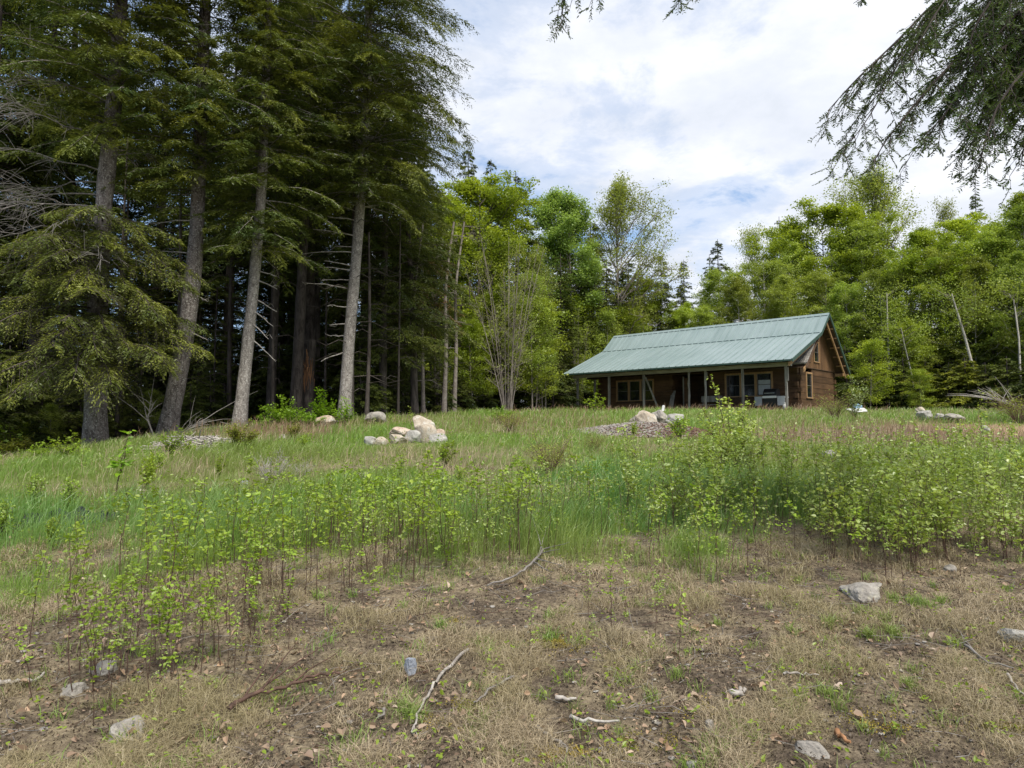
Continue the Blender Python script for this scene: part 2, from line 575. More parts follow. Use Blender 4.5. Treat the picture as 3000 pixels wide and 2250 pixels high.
M['steel'] = plain_mat('galvanised_steel', (0.45, 0.46, 0.47), (0.62, 0.63, 0.64), 6, 0.35, 0.5, metal=0.6)
M['sash'] = plain_mat('window_sash', (0.10, 0.095, 0.085), (0.16, 0.15, 0.135), 8, 0.5, 0.4)
M['bluetarp'] = plain_mat('light_blue_plastic', (0.25, 0.45, 0.68), (0.36, 0.56, 0.76), 5, 0.4, 0.5)
M['fabric'] = plain_mat('black_landscape_fabric', (0.010, 0.014, 0.014), (0.035, 0.045, 0.042), 12, 0.7, 0.3)
M['slab'] = plain_mat('porch_concrete', (0.16, 0.155, 0.145), (0.26, 0.25, 0.235), 5, 0.9, 0.2)


def log_mat(name, a, b, stretch, gain=1.0):
    m, nt = new_mat(name)
    v = coords(nt, 'Object', stretch)
    n = noise(nt, v, 5, 7, 0.7, 0.5)
    g = noise(nt, coords(nt), 0.8, 3, 0.6)
    kn = nt.nodes.new('ShaderNodeTexVoronoi')
    kn.inputs['Scale'].default_value = 1.9
    nt.links.new(coords(nt), kn.inputs[0])
    c = ramp(nt, n, [(0.33, a), (0.66, b)])
    c = mixc(nt, math_node(nt, 'MULTIPLY', ramp(nt, g, [(0.35, 0.0), (0.7, 1.0)]), 0.45), c, [x * 0.55 for x in a])
    c = mixc(nt, ramp(nt, kn.outputs['Distance'], [(0.03, 0.8), (0.07, 0.0)]), c, [x * 0.3 for x in a])
    geo = nt.nodes.new('ShaderNodeNewGeometry')
    c = mixc(nt, 1.0, c, ramp(nt, geo.outputs['Random Per Island'], [(0.0, 0.72), (1.0, 1.12)]), 'MULTIPLY')
    out(nt, principled(nt, c, 0.65, 0.25, bump(nt, n, 0.5, 0.01)))
    return m


M['logwall'] = log_mat('stained_log_wall', (0.062, 0.034, 0.018), (0.150, 0.082, 0.040), (0.15, 0.15, 1))
M['boards'] = log_mat('vertical_gable_boards', (0.110, 0.058, 0.027), (0.220, 0.122, 0.058), (1, 1, 0.12))


def glass_mat():
    m, nt = new_mat('window_glass')
    n = noise(nt, coords(nt), 1.2, 2, 0.5)
    out(nt, principled(nt, (0.010, 0.012, 0.014), 0.06, 0.9, bump(nt, n, 0.06, 0.02)))
    return m


M['glass'] = glass_mat()


def ground_mat():
    m, nt = new_mat('ground_soil_and_sod')
    at_ = nt.nodes.new('ShaderNodeVertexColor')
    at_.layer_name = 'cover'
    s = nt.nodes.new('ShaderNodeSeparateColor')
    nt.links.new(at_.outputs[0], s.inputs[0])
    v = coords(nt)
    n1 = noise(nt, v, 3.0, 8, 0.7, 0.3)
    n2 = noise(nt, v, 28, 6, 0.75)
    n3 = noise(nt, v, 0.7, 4, 0.6)
    soil = ramp(nt, n2, [(0.32, (0.036, 0.028, 0.021)), (0.52, (0.110, 0.085, 0.062)), (0.70, (0.26, 0.205, 0.150))])
    straw = ramp(nt, n2, [(0.30, (0.095, 0.074, 0.050)), (0.5, (0.255, 0.203, 0.134)), (0.72, (0.45, 0.37, 0.25))])
    base = mixc(nt, ramp(nt, n1, [(0.42, 0.0), (0.60, 1.0)]), soil, straw)
    green = ramp(nt, n2, [(0.3, (0.075, 0.105, 0.028)), (0.7, (0.20, 0.25, 0.070))])
    c = mixc(nt, s.outputs[0], base, green)
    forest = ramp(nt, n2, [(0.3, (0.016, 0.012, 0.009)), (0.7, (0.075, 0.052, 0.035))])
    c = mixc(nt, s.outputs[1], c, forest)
    sand = ramp(nt, n2, [(0.3, (0.20, 0.125, 0.070)), (0.7, (0.42, 0.30, 0.19))])
    c = mixc(nt, s.outputs[2], c, sand)
    h = mixc(nt, 0.5, n1, n2)
    out(nt, principled(nt, c, 0.95, 0.1, bump(nt, h, 1.0, 0.06)))
    return m


M['ground'] = ground_mat()

# ------------------------------------------------------------ ground
def green_mask(x, y):
    """how much living grass covers the ground, 0..1"""
    n = fbm(x * 0.55, y * 0.4, 11, 4)
    n2 = fbm(x * 1.7, y * 1.2, 21, 3)
    edge = 6.6 - 1.7 * ss(-1.2, -3.4, x) + 0.7 * ss(0.5, 3.5, x)
    g = ss(edge - 0.7, edge + 0.9, y + (n2 - 0.5) * 2.2 + (n - 0.5) * 1.5)
    g = g * (0.45 + 0.55 * ss(0.36, 0.52, n))
    # brown band to the left, bare strips, the bank to the right
    def patch(cx, cy, rx, ry, amt):
        return 1 - amt * np.exp(-(((x - cx) / rx) ** 2 + ((y - cy) / ry) ** 2) ** 1.5)
    g = g * patch(-5.6, 9.6, 2.4, 0.9, 0.85) * patch(-3.4, 6.1, 0.75, 0.38, 0.95) * patch(-1.5, 12.2, 2.4, 0.35, 0.8)
    g = g * patch(-3.6, 12.0, 1.6, 0.3, 0.7) * patch(8.8, 19.0, 4.2, 2.6, 0.65) * patch(13.0, 20.5, 3.5, 2.2, 0.9)
    g = g * patch(3.6, 19.0, 1.8, 1.9, 0.98) * patch(-0.6, 7.6, 0.5, 0.3, 0.8) * patch(5.0, 13.5, 3.0, 2.0, 0.45)
    return g


def bare_spot(x, y):
    """1 where nothing grows: the mulch before the porch"""
    q = ((x - 3.9 - 0.5 * (fbm(x, y, 131, 2) - 0.5)) / 1.75) ** 2 + ((y - 19.3) / 2.3) ** 2
    return np.clip((1.15 - q) * 3, 0, 1)


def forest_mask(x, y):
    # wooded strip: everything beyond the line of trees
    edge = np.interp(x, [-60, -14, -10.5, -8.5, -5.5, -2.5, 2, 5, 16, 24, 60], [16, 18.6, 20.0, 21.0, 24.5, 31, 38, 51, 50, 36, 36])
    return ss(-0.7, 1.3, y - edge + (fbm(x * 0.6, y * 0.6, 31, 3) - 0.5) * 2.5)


def sand_mask(x, y):
    return np.exp(-(((x - 15.5) / 2.6) ** 2 + ((y - 21.5) / 2.0) ** 2) ** 1.4) * 0.9


def build_ground():
    t = np.linspace(-1, 1, 421)
    xs = 0.5 * np.sinh(t * 7.6) * 0.001 * 560
    xs = xs / xs[-1] * 420
    u = np.linspace(-1, 1, 521)
    xs = 34 * u + 400 * u ** 9
    v = np.linspace(0, 1, 561)
    ys = -14 + 74 * v + 420 * np.clip((v - 0.6) / 0.4, 0, 1) ** 5
    ys = np.concatenate([[-300, -150, -80, -45, -25], ys])
    X, Y = np.meshgrid(xs, ys)
    Z = gh(X, Y)
    near = 1 - ss(10, 26, Y)
    Z = Z + near * 0.035 * (fbm(X * 5, Y * 5, 41, 3) - 0.5)
    h, w = X.shape
    g = Geo()
    i = np.arange(h * w).reshape(h, w)
    F = np.stack([i[:-1, :-1], i[:-1, 1:], i[1:, 1:], i[1:, :-1]], -1).reshape(-1, 4)
    g.add(np.stack([X, Y, Z], -1).reshape(-1, 3), F)
    me = g.mesh('ground', M['ground'], True)
    ca = me.color_attributes.new('cover', 'FLOAT_COLOR', 'POINT')
    x, y = X.ravel(), Y.ravel()
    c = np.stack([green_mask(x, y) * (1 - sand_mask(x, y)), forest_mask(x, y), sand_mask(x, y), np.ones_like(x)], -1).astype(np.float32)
    ca.data.foreach_set('color', c.ravel())
    tag(link('ground', me), kind='structure')


build_ground()

# ------------------------------------------------------------ the cabin (local x runs to the right along the porch, y to the back)
CAB_A = R(-47.093)
CX0, CY0, CZ0 = 14.306, 35.287, 2.403
cab = thing('log_cabin', 'brown log cabin with green metal roof and long front porch', 'cabin',
            (CX0, CY0, CZ0), math.atan2(-math.cos(CAB_A + math.pi / 2 - math.pi / 2) * 0 - 0.6808, 0.7325))
L = 13.63
VW, VB = 1.85, 7.64               # front and back wall
ER, EL = 0.70, 0.38
ZE, VE, ZK, VK, ZR, VR = 2.58, -1.0, 4.38, 3.42, 5.60, 4.81
SLM = (ZR - ZK) / (VR - VK)       # main roof pitch


def roof_z(v):
    if v < VK:
        return ZE + (v - VE) * (ZK - ZE) / (VK - VE)
    if v < VR:
        return ZK + (v - VK) * SLM
    return ZR - (v - VR) * (ZR - 2.39) / (8.178 - VR)


def roof_panel(name, v0, z0, v1, z1, x0, x1, thick=0.05, pitch_w=0.40, lift=0.0):
    g = Geo()
    d = np.array([v1 - v0, z1 - z0])
    ln = np.linalg.norm(d)
    nn = np.array([-d[1], d[0]]) / ln
    if nn[1] < 0:
        nn = -nn
    def P(x, t, h):
        return (x, v0 + d[0] * t + nn[0] * (h + lift), z0 + d[1] * t + nn[1] * (h + lift))
    g.add([P(x0, 0, 0), P(x1, 0, 0), P(x1, 1, 0), P(x0, 1, 0), P(x0, 0, -thick), P(x1, 0, -thick), P(x1, 1, -thick), P(x0, 1, -thick)],
          [(0, 1, 2, 3), (7, 6, 5, 4), (0, 4, 5, 1), (1, 5, 6, 2), (2, 6, 7, 3), (3, 7, 4, 0)])
    n = int((x1 - x0) / pitch_w)
    for i in range(n + 1):
        x = x0 + 0.02 + i * (x1 - x0 - 0.04) / n
        a, b, h = 0.030, 0.014, 0.042
        g.add([P(x - a, -0.004, 0.001), P(x - b, -0.004, h), P(x + b, -0.004, h), P(x + a, -0.004, 0.001),
               P(x - a, 1, 0.001), P(x - b, 1, h), P(x + b, 1, h), P(x + a, 1, 0.001)],
              [(0, 1, 5, 4), (1, 2, 6, 5), (2, 3, 7, 6), (0, 3, 2, 1)])
    return obj(name, g, M['metal_roof'], cab)


XL, XR = -L - EL, ER
p_ = roof_panel('porch_roof', VE, ZE, VK, ZK, XL, XR)
p_['label'] = 'shallow green metal roof over the porch'
m_ = roof_panel('roof', VK, ZK + 0.012, VR, ZR, XL, XR)
m_['label'] = 'steep upper green metal roof facing the field'
roof_panel('roof', VR, ZR, 8.178, 2.39, XL, XR)
# ridge cap, kink flashing, eave and rake trim
g = Geo()
for s_, v_, z_ in ((1, VR - 0.16, ZR - 0.16 * SLM + 0.036), (-1, VR + 0.16, ZR - 0.16 * 0.953 + 0.036)):
    g.bar((XL, (VR + v_) / 2, (ZR + 0.045 + z_) / 2), (XR, (VR + v_) / 2, (ZR + 0.045 + z_) / 2), 0.22, 0.012, up=(0, s_ * -0.66, 0.75))
obj('ridge_cap', g, M['metal_roof'], cab)
g = Geo()
g.bar((XL, VK - 0.05, ZK + 0.005), (XR, VK - 0.05, ZK + 0.005), 0.10, 0.05, up=(0, -0.38, 0.92))
obj('flashing', g, M['metal_roof'], cab)
g = Geo()
g.box((XL, VE - 0.03, ZE - 0.095), (XR, VE - 0.002, ZE - 0.012))
for xx in (XR - 0.002, XL - 0.028):
    for (va, za, vb, zb) in ((VE, ZE, VK, ZK), (VK, ZK, VR, ZR), (VR, ZR, 8.178, 2.39)):
        g.prism([(va, za - 0.16), (va, za + 0.03), (vb, zb + 0.03), (vb, zb - 0.16)], xx, xx + 0.03, 0)
obj('roof_trim', g, M['roof_trim'], cab)
# soffit boards
g = Geo()
for (va, za, vb, zb) in ((VE + .04, ZE - .052, VK, ZK - .052), (1.30, roof_z(VK) - (VK - 1.30) * 0.92 - 0.10, VR, ZR - 0.10), (VR, ZR - 0.10, 8.10, 2.36)):
    g.prism([(va, za), (vb, zb), (vb, zb - 0.03), (va, za - 0.03)], XL + 0.06, XR - 0.06, 0)
obj('soffit', g, M['darkwood'], cab)
# lower end of the main roof showing below the porch roof, its top weathered
g = Geo()
g.prism([(1.30, 2.50), (3.2, 4.20), (3.2, 4.26), (1.30, 2.56)], -0.2, XR - 0.10, 0)
for k in range(7):
    x = -0.15 + k * 0.115
    g.prism([(1.28, 2.565), (3.1, 4.19), (3.1, 4.205), (1.28, 2.58)], x, x + 0.09, 0)
obj('lower_eave', g, M['greywood'], cab)
# bargeboards of light timber
for nm, (va, za, vb, zb) in (('bargeboard', (VE + .05, ZE - .13, 3.0, roof_z(3.0) - .17)), ('bargeboard', (1.15, 2.24, VR, ZR - .32)), ('bargeboard', (VR, ZR - .32, 8.0, 2.24))):
    g = Geo()
    g.prism([(va, za), (vb, zb), (vb, zb - 0.20), (va, za - 0.20)], XR - 0.24 + (0.02 if va < 0 else 0), XR - 0.17 + (0.02 if va < 0 else 0), 0)
    obj(nm, g, M['trim'], cab)
# purlin blocks on the rear slope's rake
for t in np.linspace(0.04, 0.97, 7):
    g = Geo()
    v_, z_ = VR + (8.1 - VR) * t, ZR - 0.16 - (ZR - 2.36) * t
    g.box((XR - 0.55, v_ - 0.03, z_ - 0.05), (XR - 0.04, v_ + 0.06, z_ + 0.02))
    obj('purlin', g, M['trim'], cab)
for t in np.linspace(0.10, 0.9, 5):
    g = Geo()
    v_, z_ = VR - (VR - 1.4) * t, ZR - 0.20 - (ZR - 2.50) * t
    g.box((XR - 0.45, v_ - 0.05, z_ - 0.05), (XR - 0.05, v_ + 0.03, z_ + 0.01))
    obj('purlin', g, M['darkwood'], cab)

# log walls: stacked squared timbers
REC0, REC1 = -7.64, -5.30         # recessed doorway
LH = 0.345
XW0, XW1 = -13.15, -0.10


def course_walls():
    g = Geo()
    r = random.Random(3)
    k = 0
    z = 0.0
    winF = [(-11.85, -9.0, 0.80, 2.15), (-4.27, -1.44, 0.86, 2.22)]
    while z < 2.40:
        z1 = min(z + LH * r.uniform(0.92, 1.06), 2.42)
        gp = 0.018
        # front wall segments between openings
        segs = [(XW0, REC0), (REC1, XW1)]
        for (a, b, za, zb) in winF:
            new = []
            for (s0, s1) in segs:
                if z1 > za + 0.01 and z < zb - 0.01 and s0 < a and s1 > b:
                    new += [(s0, a), (b, s1)]
                else:
                    new.append((s0, s1))
            segs = new
        o = r.uniform(0, 0.012)
        for s0, s1 in segs:
            g.box((s0, VW + o, z + gp), (s1, VW + 0.18, z1))
        # recess: side and back walls
        g.box((REC0 - 0.18, VW + 0.185, z + gp), (REC0 + o, VW + 2.2, z1))
        g.box((REC1 - o, VW + 0.185, z + gp), (REC1 + 0.18, VW + 2.2, z1))
        g.box((REC0 + .02, VW + 2.2, z + gp), (REC1 - .02, VW + 2.36, z1))
        # right gable wall, window at y 2.79..3.81
        for (y0, y1) in ([(VW + 0.19, VB - 0.19)] if (z1 < 0.72 or z > 2.15) else [(VW + 0.19, 2.82), (3.78, VB - 0.19)]):
            g.box((-0.19, y0, z + gp), (-0.01 - o, y1, z1))
        g.box((XW0, VW + 0.19, z + gp), (XW0 + 0.18, VB - 0.19, z1))
        g.box((XW0, VB - 0.18, z + gp), (XW1, VB - o, z1))
        # notched log ends at the corners, every other course standing proud
        if k % 2 == 0:
            g.box((-0.20, VW - 0.20, z + 0.055), (-0.03, VW - 0.004, z1 - 0.045))
            g.box((-0.20, VB + 0.004, z + 0.055), (-0.03, VB + 0.14, z1 - 0.045))
            g.box((REC0 - 0.17, VW - 0.17, z + 0.05), (REC0 - 0.01, VW - 0.004, z1 - 0.04))
            g.box((XW0 + 0.02, VW - 0.22, z + 0.05), (XW0 + 0.17, VW - 0.004, z1 - 0.04))
        else:
            g.box((XW1 + 0.002, VW - 0.005, z + 0.055), (0.10, VW + 0.17, z1 - 0.045))
            g.box((XW1 + 0.002, VB - 0.17, z + 0.055), (0.08, VB - 0.01, z1 - 0.045))
            g.box((XW0 - 0.2, VW + 0.01, z + 0.05), (XW0 - 0.004, VW + 0.17, z1 - 0.04))
        z = z1
        k += 1
    obj('log_wall', g, M['logwall'], cab)


course_walls()
# backing so that no light leaks between the courses
g = Geo()
g.box((XW0 + .06, VB - 0.14, 0), (XW1 - .06, VB - 0.06, 2.40))
g.box((-0.13, VW + 0.25, 0), (-0.07, 2.82, 2.40)); g.box((-0.13, 3.78, 0), (-0.07, VB - 0.2, 2.40))
g.box((-0.13, 2.821, 0), (-0.07, 3.779, 0.70))
g.box((XW0 + 0.06, VW + 0.25, 0), (XW0 + 0.12, VB - 0.2, 2.40))
for a, b in ((XW0 + .2, -11.86), (-8.99, REC0 - .2), (REC1 + .2, -4.28), (-1.43, -0.2)):
    g.box((a, VW + 0.06, 0.0), (b, VW + 0.12, 2.40))
for a, b, z0, z1 in ((-11.859, -8.991, 0.8, 2.15), (-4.279, -1.431, 0.86, 2.22)):
    g.box((a, VW + 0.06, 0.0), (b, VW + 0.12, z0 - .02)); g.box((a, VW + 0.06, z1 + .02), (b, VW + 0.12, 2.40))
g.box((REC0 - 0.3, VW + 2.24, 0), (REC1 + 0.3, VW + 2.30, 2.40))
g.box((REC0 - 0.12, VW + 0.2, 0), (REC0 - 0.06, VW + 2.2, 2.40)); g.box((REC1 + 0.06, VW + 0.2, 0), (REC1 + 0.12, VW + 2.2, 2.40))
g.box((XW0 + 0.2, VW + 0.25, 0.03), (XW1 - 0.2, VB - 0.2, 0.06))
g.box((XW0 + 0.2, VW + 0.2, 2.405), (XW1 - 0.2, VB - 0.2, 2.43))
obj('wall_core', g, M['darkwood'], cab)
# gable boards
g = Geo()
r_ = random.Random(5)
y = VW - 0.12
while y < VB + 0.12:
    w_ = r_.uniform(0.15, 0.20)
    y1 = min(y + w_, VB + 0.12)
    def gz(v):
        return min(ZR - 0.14 - abs(v - VR) * 0.93, 9)
    z0 = 2.44
    pieces = [(z0, None)]
    if y1 > 4.12 and y < 4.98:
        pieces = [(z0, 2.78), (4.02, None)]
    for a, b in pieces:
        pa, pb = (gz(y), gz(y1)) if b is None else (b, b)
        if min(pa, pb) > a + 0.02:
            g.prism([(y + 0.004, a), (y1 - 0.004, a), (y1 - 0.004, pb), (y + 0.004, pa)], -0.05, 0.0 - r_.uniform(0, 0.008), 0)
    y = y1
obj('gable_wall', g, M['boards'], cab)['label'] = 'vertical boards of the right gable above the logs'
g = Geo()
g.prism([(VW, 2.44), (VB, 2.44), (VR, ZR - 0.16)], -0.10, -0.06, 0)
obj('gable_wall', g, M['darkwood'], cab)
g = Geo()
g.prism([(VW, 2.44), (VB, 2.44), (VR, ZR - 0.16)], XW0 + 0.06, XW0 + 0.10, 0)
obj('gable_wall', g, M['darkwood'], cab)

g = Geo()
g.box((-0.06, VW - 0.12, 2.418), (0.03, VB + 0.12, 2.455))
obj('drip_board', g, M['darkwood'], cab)
g = Geo()
g.box((-0.2, VB + 0.16, 2.18), (XR - 0.26, VB + 0.40, 2.36))
obj('eave_beam', g, M['trim'], cab)
g = Geo()
g.box((XR - 0.24, VB - 0.05, 2.20), (XR - 0.19, 8.0, 2.36))
obj('tie_beam', g, M['trim'], cab)


def window(x0, x1, z0, z1, units, plane='front', y=VW, trim=0.10):
    """group window in the front wall (plane front) or one in the gable (plane gable: x0,x1 are depths)"""
    def B(g_, a0, a1, d0, d1, zz0, zz1):
        if plane == 'front':
            g_.box((a0, y + d0, zz0), (a1, y + d1, zz1))
        else:
            g_.box((y - d1, a0, zz0), (y - d0, a1, zz1))
    g = Geo()
    B(g, x0 - trim, x1 + trim, -0.035, 0.02, z1, z1 + trim)
    B(g, x0 - trim, x0, -0.03, 0.02, z0, z1 - 0.001)
    B(g, x1, x1 + trim, -0.03, 0.02, z0, z1 - 0.001)
    B(g, x0 - trim - .02, x1 + trim + .02, -0.05, 0.02, z0 - 0.05, z0 - 0.001)
    w = (x1 - x0) / units
    for k in range(1, units):
        B(g, x0 + k * w - 0.07, x0 + k * w + 0.07, -0.03, 0.02, z0 + 0.001, z1 - 0.002)
    fr = obj('window', g, M['trim'], cab)
    for k in range(units):
        a, b = x0 + k * w + (0.075 if k else 0.004), x0 + (k + 1) * w - (0.075 if k < units - 1 else 0.004)
        g = Geo()
        s = 0.03
        zm = (z0 + z1) / 2
        B(g, a, a + s, 0.0, 0.05, z0, z1); B(g, b - s, b, 0.0, 0.05, z0, z1)
        B(g, a + s, b - s, 0.0, 0.05, z0, z0 + s); B(g, a + s, b - s, 0.0, 0.05, z1 - s, z1)
        B(g, a + s, b - s, -0.004, 0.05, zm - 0.014, zm + 0.014)
        obj('sash', g, M['sash'], fr)
        for q0, q1, dd in ((z0 + s, zm - 0.014, 0.02), (zm + 0.014, z1 - s, 0.03)):
            g = Geo()
            B(g, a + s, b - s, dd, dd + 0.008, q0, q1)
            obj('pane', g, M['glass'], fr)


window(-11.75, -9.10, 0.84, 2.08, 3)
window(-4.17, -1.54, 0.90, 2.14, 3)
window(2.92, 3.68, 0.78, 2.10, 1, 'gable', 0.0, 0.09)
window(4.20, 4.90, 2.86, 3.95, 1, 'gable', 0.0, 0.08)
# pale panels before the right panes, a sky reflection painted as plain colour
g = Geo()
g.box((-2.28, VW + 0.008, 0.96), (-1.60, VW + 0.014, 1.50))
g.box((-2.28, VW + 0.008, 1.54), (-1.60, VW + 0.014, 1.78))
obj('painted_pane_reflection', g, M['greymetal'], cab)

# door in the recess with a pale jamb
g = Geo()
g.box((-7.1, VW + 2.12, 0.03), (-6.2, VW + 2.19, 2.05))
dr = obj('door', g, M['darkwood'], cab)
g = Geo()
g.box((-6.30, VW + 2.07, 0.95), (-6.24, VW + 2.115, 1.05))
obj('handle', g, M['steel'], dr)
g = Geo()
g.box((-6.92, VW + 0.02, 0.03), (-6.55, VW + 0.07, 2.12))
obj('open_door', g, M['logwall'], cab)
g = Geo()
g.box((-6.98, VW - 0.02, 0.03), (-6.925, VW + 0.07, 2.2))
obj('door_jamb', g, M['greywood'], cab)
g = Geo()
for k in range(3):
    g.box((XW0 + 0.6, 0.12, -0.25 + 0 * k), (-0.2, VW, 0.0)) if k == 0 else None
g.box((-13.9, -0.25, -0.45), (0.35, VW + 0.01, -0.012))
obj('porch_floor', g, M['slab'], cab)

# posts, braces, beam, rafters
post_x = [0.0, -2.36, -4.55, -5.58, -8.60, -11.13, -13.63]
for i, x in enumerate(post_x):
    g = Geo()
    w_ = [0.055, 0.055, 0.062, 0.058, 0.058, 0.058, 0.058][i]
    lean = [0.012, 0.0, 0.02, -0.01, 0.0, 0.0, 0.0][i]
    zt = 2.318
    if i in (2, 3):
        zz_ = np.linspace(-0.1, zt, 8)
        pts = [(x + 0.012 * math.sin(q * 5 + i), 0.0 + 0.01 * math.cos(q * 4), q) for q in zz_]
        g.tube(pts, [w_ * 1.08 + 0.008 * math.sin(q * 9) for q in zz_], 9)
    else:
        g.bar((x + lean, 0, -0.1), (x - lean, 0, zt), w_ * 2, w_ * 2, up=(0, 1, 0))
    o = obj('post', g, M['greywood'], cab)
    if i in (0, 2):
        g = Geo()
        g.box((x + w_ + 0.004, -0.03, 1.55 if i == 0 else 1.9), (x + w_ + 0.06, 0.05, 2.25))
        obj('cleat', g, M['greywood'], o)
g = Geo()
g.tube([(-13.50, VW - 0.1, -0.1), (-13.53, VW - 0.1, 1.2), (-13.50, VW - 0.1, 2.5)], [0.10, 0.09, 0.095], 9)
obj('post', g, M['greywood'], cab)
g = Geo()
g.bar((-8.48, 0.02, 2.15), (-7.80, 0.45, 0.05), 0.09, 0.05, up=(0, 1, 0))
obj('brace', g, M['greywood'], cab)
for a, b in ((-13.95, -8.62), (-8.60, 0.28)):
    g = Geo()
    g.box((a, -0.085, 2.32 + (0.012 if a < -9 else 0)), (b, 0.085, 2.53))
    obj('porch_beam', g, M['beamwood'], cab)
g = Geo()
g.box((XL + .1, 0.02, 2.535), (XR - .3, 0.07, 2.90))
obj('blocking_board', g, M['darkwood'], cab)
sl = (ZK - ZE) / (VK - VE)
for i in range(14):
    x = -13.75 + i * 1.055
    g = Geo()
    def rz(v):
        return roof_z(v) - 0.085 - 0.105
    g.tube([(x, -0.52, rz(-0.52) ), (x + 0.02, 0.6, rz(0.6)), (x, VW - .05, rz(VW))], [0.085, 0.10, 0.10], 8, cap=True)
    obj('rafter', g, M['beamwood'], cab)
# stove pipe behind the ridge
g = Geo()
v_, x_ = 5.5, -5.15
zb_ = roof_z(v_)
for z0, z1, r0, r1 in ((zb_ - .1, ZR + 0.10, 0.10, 0.10), (ZR + 0.10, ZR + 0.13, 0.17, 0.17), (ZR + 0.16, ZR + 0.19, 0.19, 0.19), (ZR + 0.19, ZR + 0.26, 0.19, 0.13), (ZR + 0.28, ZR + 0.31, 0.21, 0.21)):
    g.tube([(x_, v_, z0), (x_, v_, z1)], [r0, r1], 14, cap=True)
g.tube([(x_, v_, ZR + .05), (x_, v_, ZR + .3)], [0.08, 0.08], 10)
obj('chimney', g, M['steel'], cab)

cabM = (Vector((CX0, CY0, CZ0)), cab.rotation_euler.z)


def cabw(x, y, z=0):
    a = cabM[1]
    return (CX0 + x * math.cos(a) - y * math.sin(a), CY0 + x * math.sin(a) + y * math.cos(a), CZ0 + z)


# ------------------------------------------------------------ things on the porch
t = thing('gas_grill', 'black gas grill with grey side shelves folded down, on the porch by the right window', 'grill', cabw(-1.18, 0.95, 0), cabM[1])
g = Geo()
pr = [(-0.27, 0.86), (0.27, 0.86), (0.27, 1.02), (0.20, 1.16), (0.05, 1.23), (-0.10, 1.20), (-0.24, 1.05)]
g.prism(pr, -0.36, 0.36, 0)
lid = obj('lid', g, M['blackmetal'], t, False)
g = Geo()
g.bar((-0.28, -0.31, 0.97), (0.28, -0.31, 0.97), 0.025, 0.025)
g.box((-0.25, -0.31, 0.958), (-0.22, -0.26, 0.982)); g.box((0.22, -0.31, 0.958), (0.25, -0.26, 0.982))
obj('handle', g, M['steel'], lid)
g = Geo()
g.box((-0.38, -0.28, 0.66), (0.38, 0.28, 0.855))
obj('firebox', g, M['blackmetal'], t)
g = Geo()
g.box((-0.38, -0.315, 0.70), (0.38, -0.285, 0.82))
obj('control_panel', g, M['white'], t)
g = Geo()
g.box((-0.36, -0.24, 0.08), (0.36, 0.24, 0.65))
obj('cabinet', g, M['blackmetal'], t)
for sx in (-1, 1):
    g = Geo()
    x0, x1 = sorted((sx * 0.42, sx * 0.83))
    g.box((x0, -0.27, 0.72), (x1, 0.25, 0.76))
    g.bar((sx * 0.44 + sx * 0.18, -0.29, 0.80), (sx * 0.44 + sx * 0.18, -0.25, 0.30), 0.40, 0.02, up=(0, 1, 0))
    obj('side_shelf', g, M['greymetal'], t)
for sx in (-0.34, 0.34):
    for sy in (-0.2, 0.2):
        g = Geo()
        g.tube([(sx - 0.02, sy, 0.045), (sx + 0.02, sy, 0.045)], [0.045, 0.045], 10, cap=True)
        obj('wheel', g, M['blackmetal'], t)
g = Geo()
prof = [(0, .0), (.10, .0), (.13, .03), (.15, .08), (.15, .26), (.13, .31), (.07, .34), (.03, .35), (.03, .40), (0, .40)]
px_, py_, pz_ = cabw(-0.22, 0.38, 0.0)
an = np.linspace(0, 2 * np.pi, 17)[:-1]
V = np.array([(r * math.cos(a), r * math.sin(a), z) for r, z in prof for a in an])
i, j = np.meshgrid(np.arange(len(prof) - 1), np.arange(16), indexing='ij')
g.add(V, np.stack([i * 16 + j, i * 16 + (j + 1) % 16, (i + 1) * 16 + (j + 1) % 16, (i + 1) * 16 + j], -1).reshape(-1, 4))
t = thing('gas_cylinder', 'white gas cylinder standing beside the right corner post of the porch', 'gas cylinder', (px_, py_, pz_))
obj('tank', g, M['white'], t, True)
g = Geo()
g.tube([(0.08 * math.cos(a), 0.08 * math.sin(a), 0.42) for a in np.linspace(0, 5.2, 12)], 0.012, 6)
for a in (0.3, 2.2, 4.4):
    g.tube([(0.08 * math.cos(a), 0.08 * math.sin(a), 0.34), (0.08 * math.cos(a), 0.08 * math.sin(a), 0.42)], 0.008, 5)
obj('collar', g, M['white'], t)
t = thing('wooden_bench', 'grey wooden bench against the log wall behind the fourth porch post', 'bench', cabw(-4.75, 1.15, 0), cabM[1])
g = Geo(); g.box((-0.75, -0.2, 0.40), (0.55, 0.2, 0.45)); obj('seat', g, M['greywood'], t)
g = Geo(); g.box((-0.75, 0.17, 0.60), (0.55, 0.21, 0.95)); g.box((-0.7, 0.21, 0.45), (-0.64, 0.25, 0.95)); g.box((0.44, 0.21, 0.45), (0.5, 0.25, 0.95)); obj('backrest', g, M['greywood'], t)
for sx in (-0.68, 0.48):
    for sy in (-0.17, 0.12):
        g = Geo(); g.box((sx, sy, 0), (sx + 0.06, sy + 0.05, 0.398)); obj('leg', g, M['greywood'], t)
t = thing('stacked_boards', 'short stack of grey planks leaning by the doorway of the porch', 'boards', cabw(-7.2, 1.5, 0), cabM[1])
for k in range(3):
    g = Geo(); g.bar((-0.5 + k * 0.09, -0.15, 0), (-0.46 + k * .09, 0.22, 1.1 + 0.13 * k), 0.14, 0.03, up=(0, 1, 0)); obj('plank', g, M['greywood'], t)

# ------------------------------------------------------------ tree builders


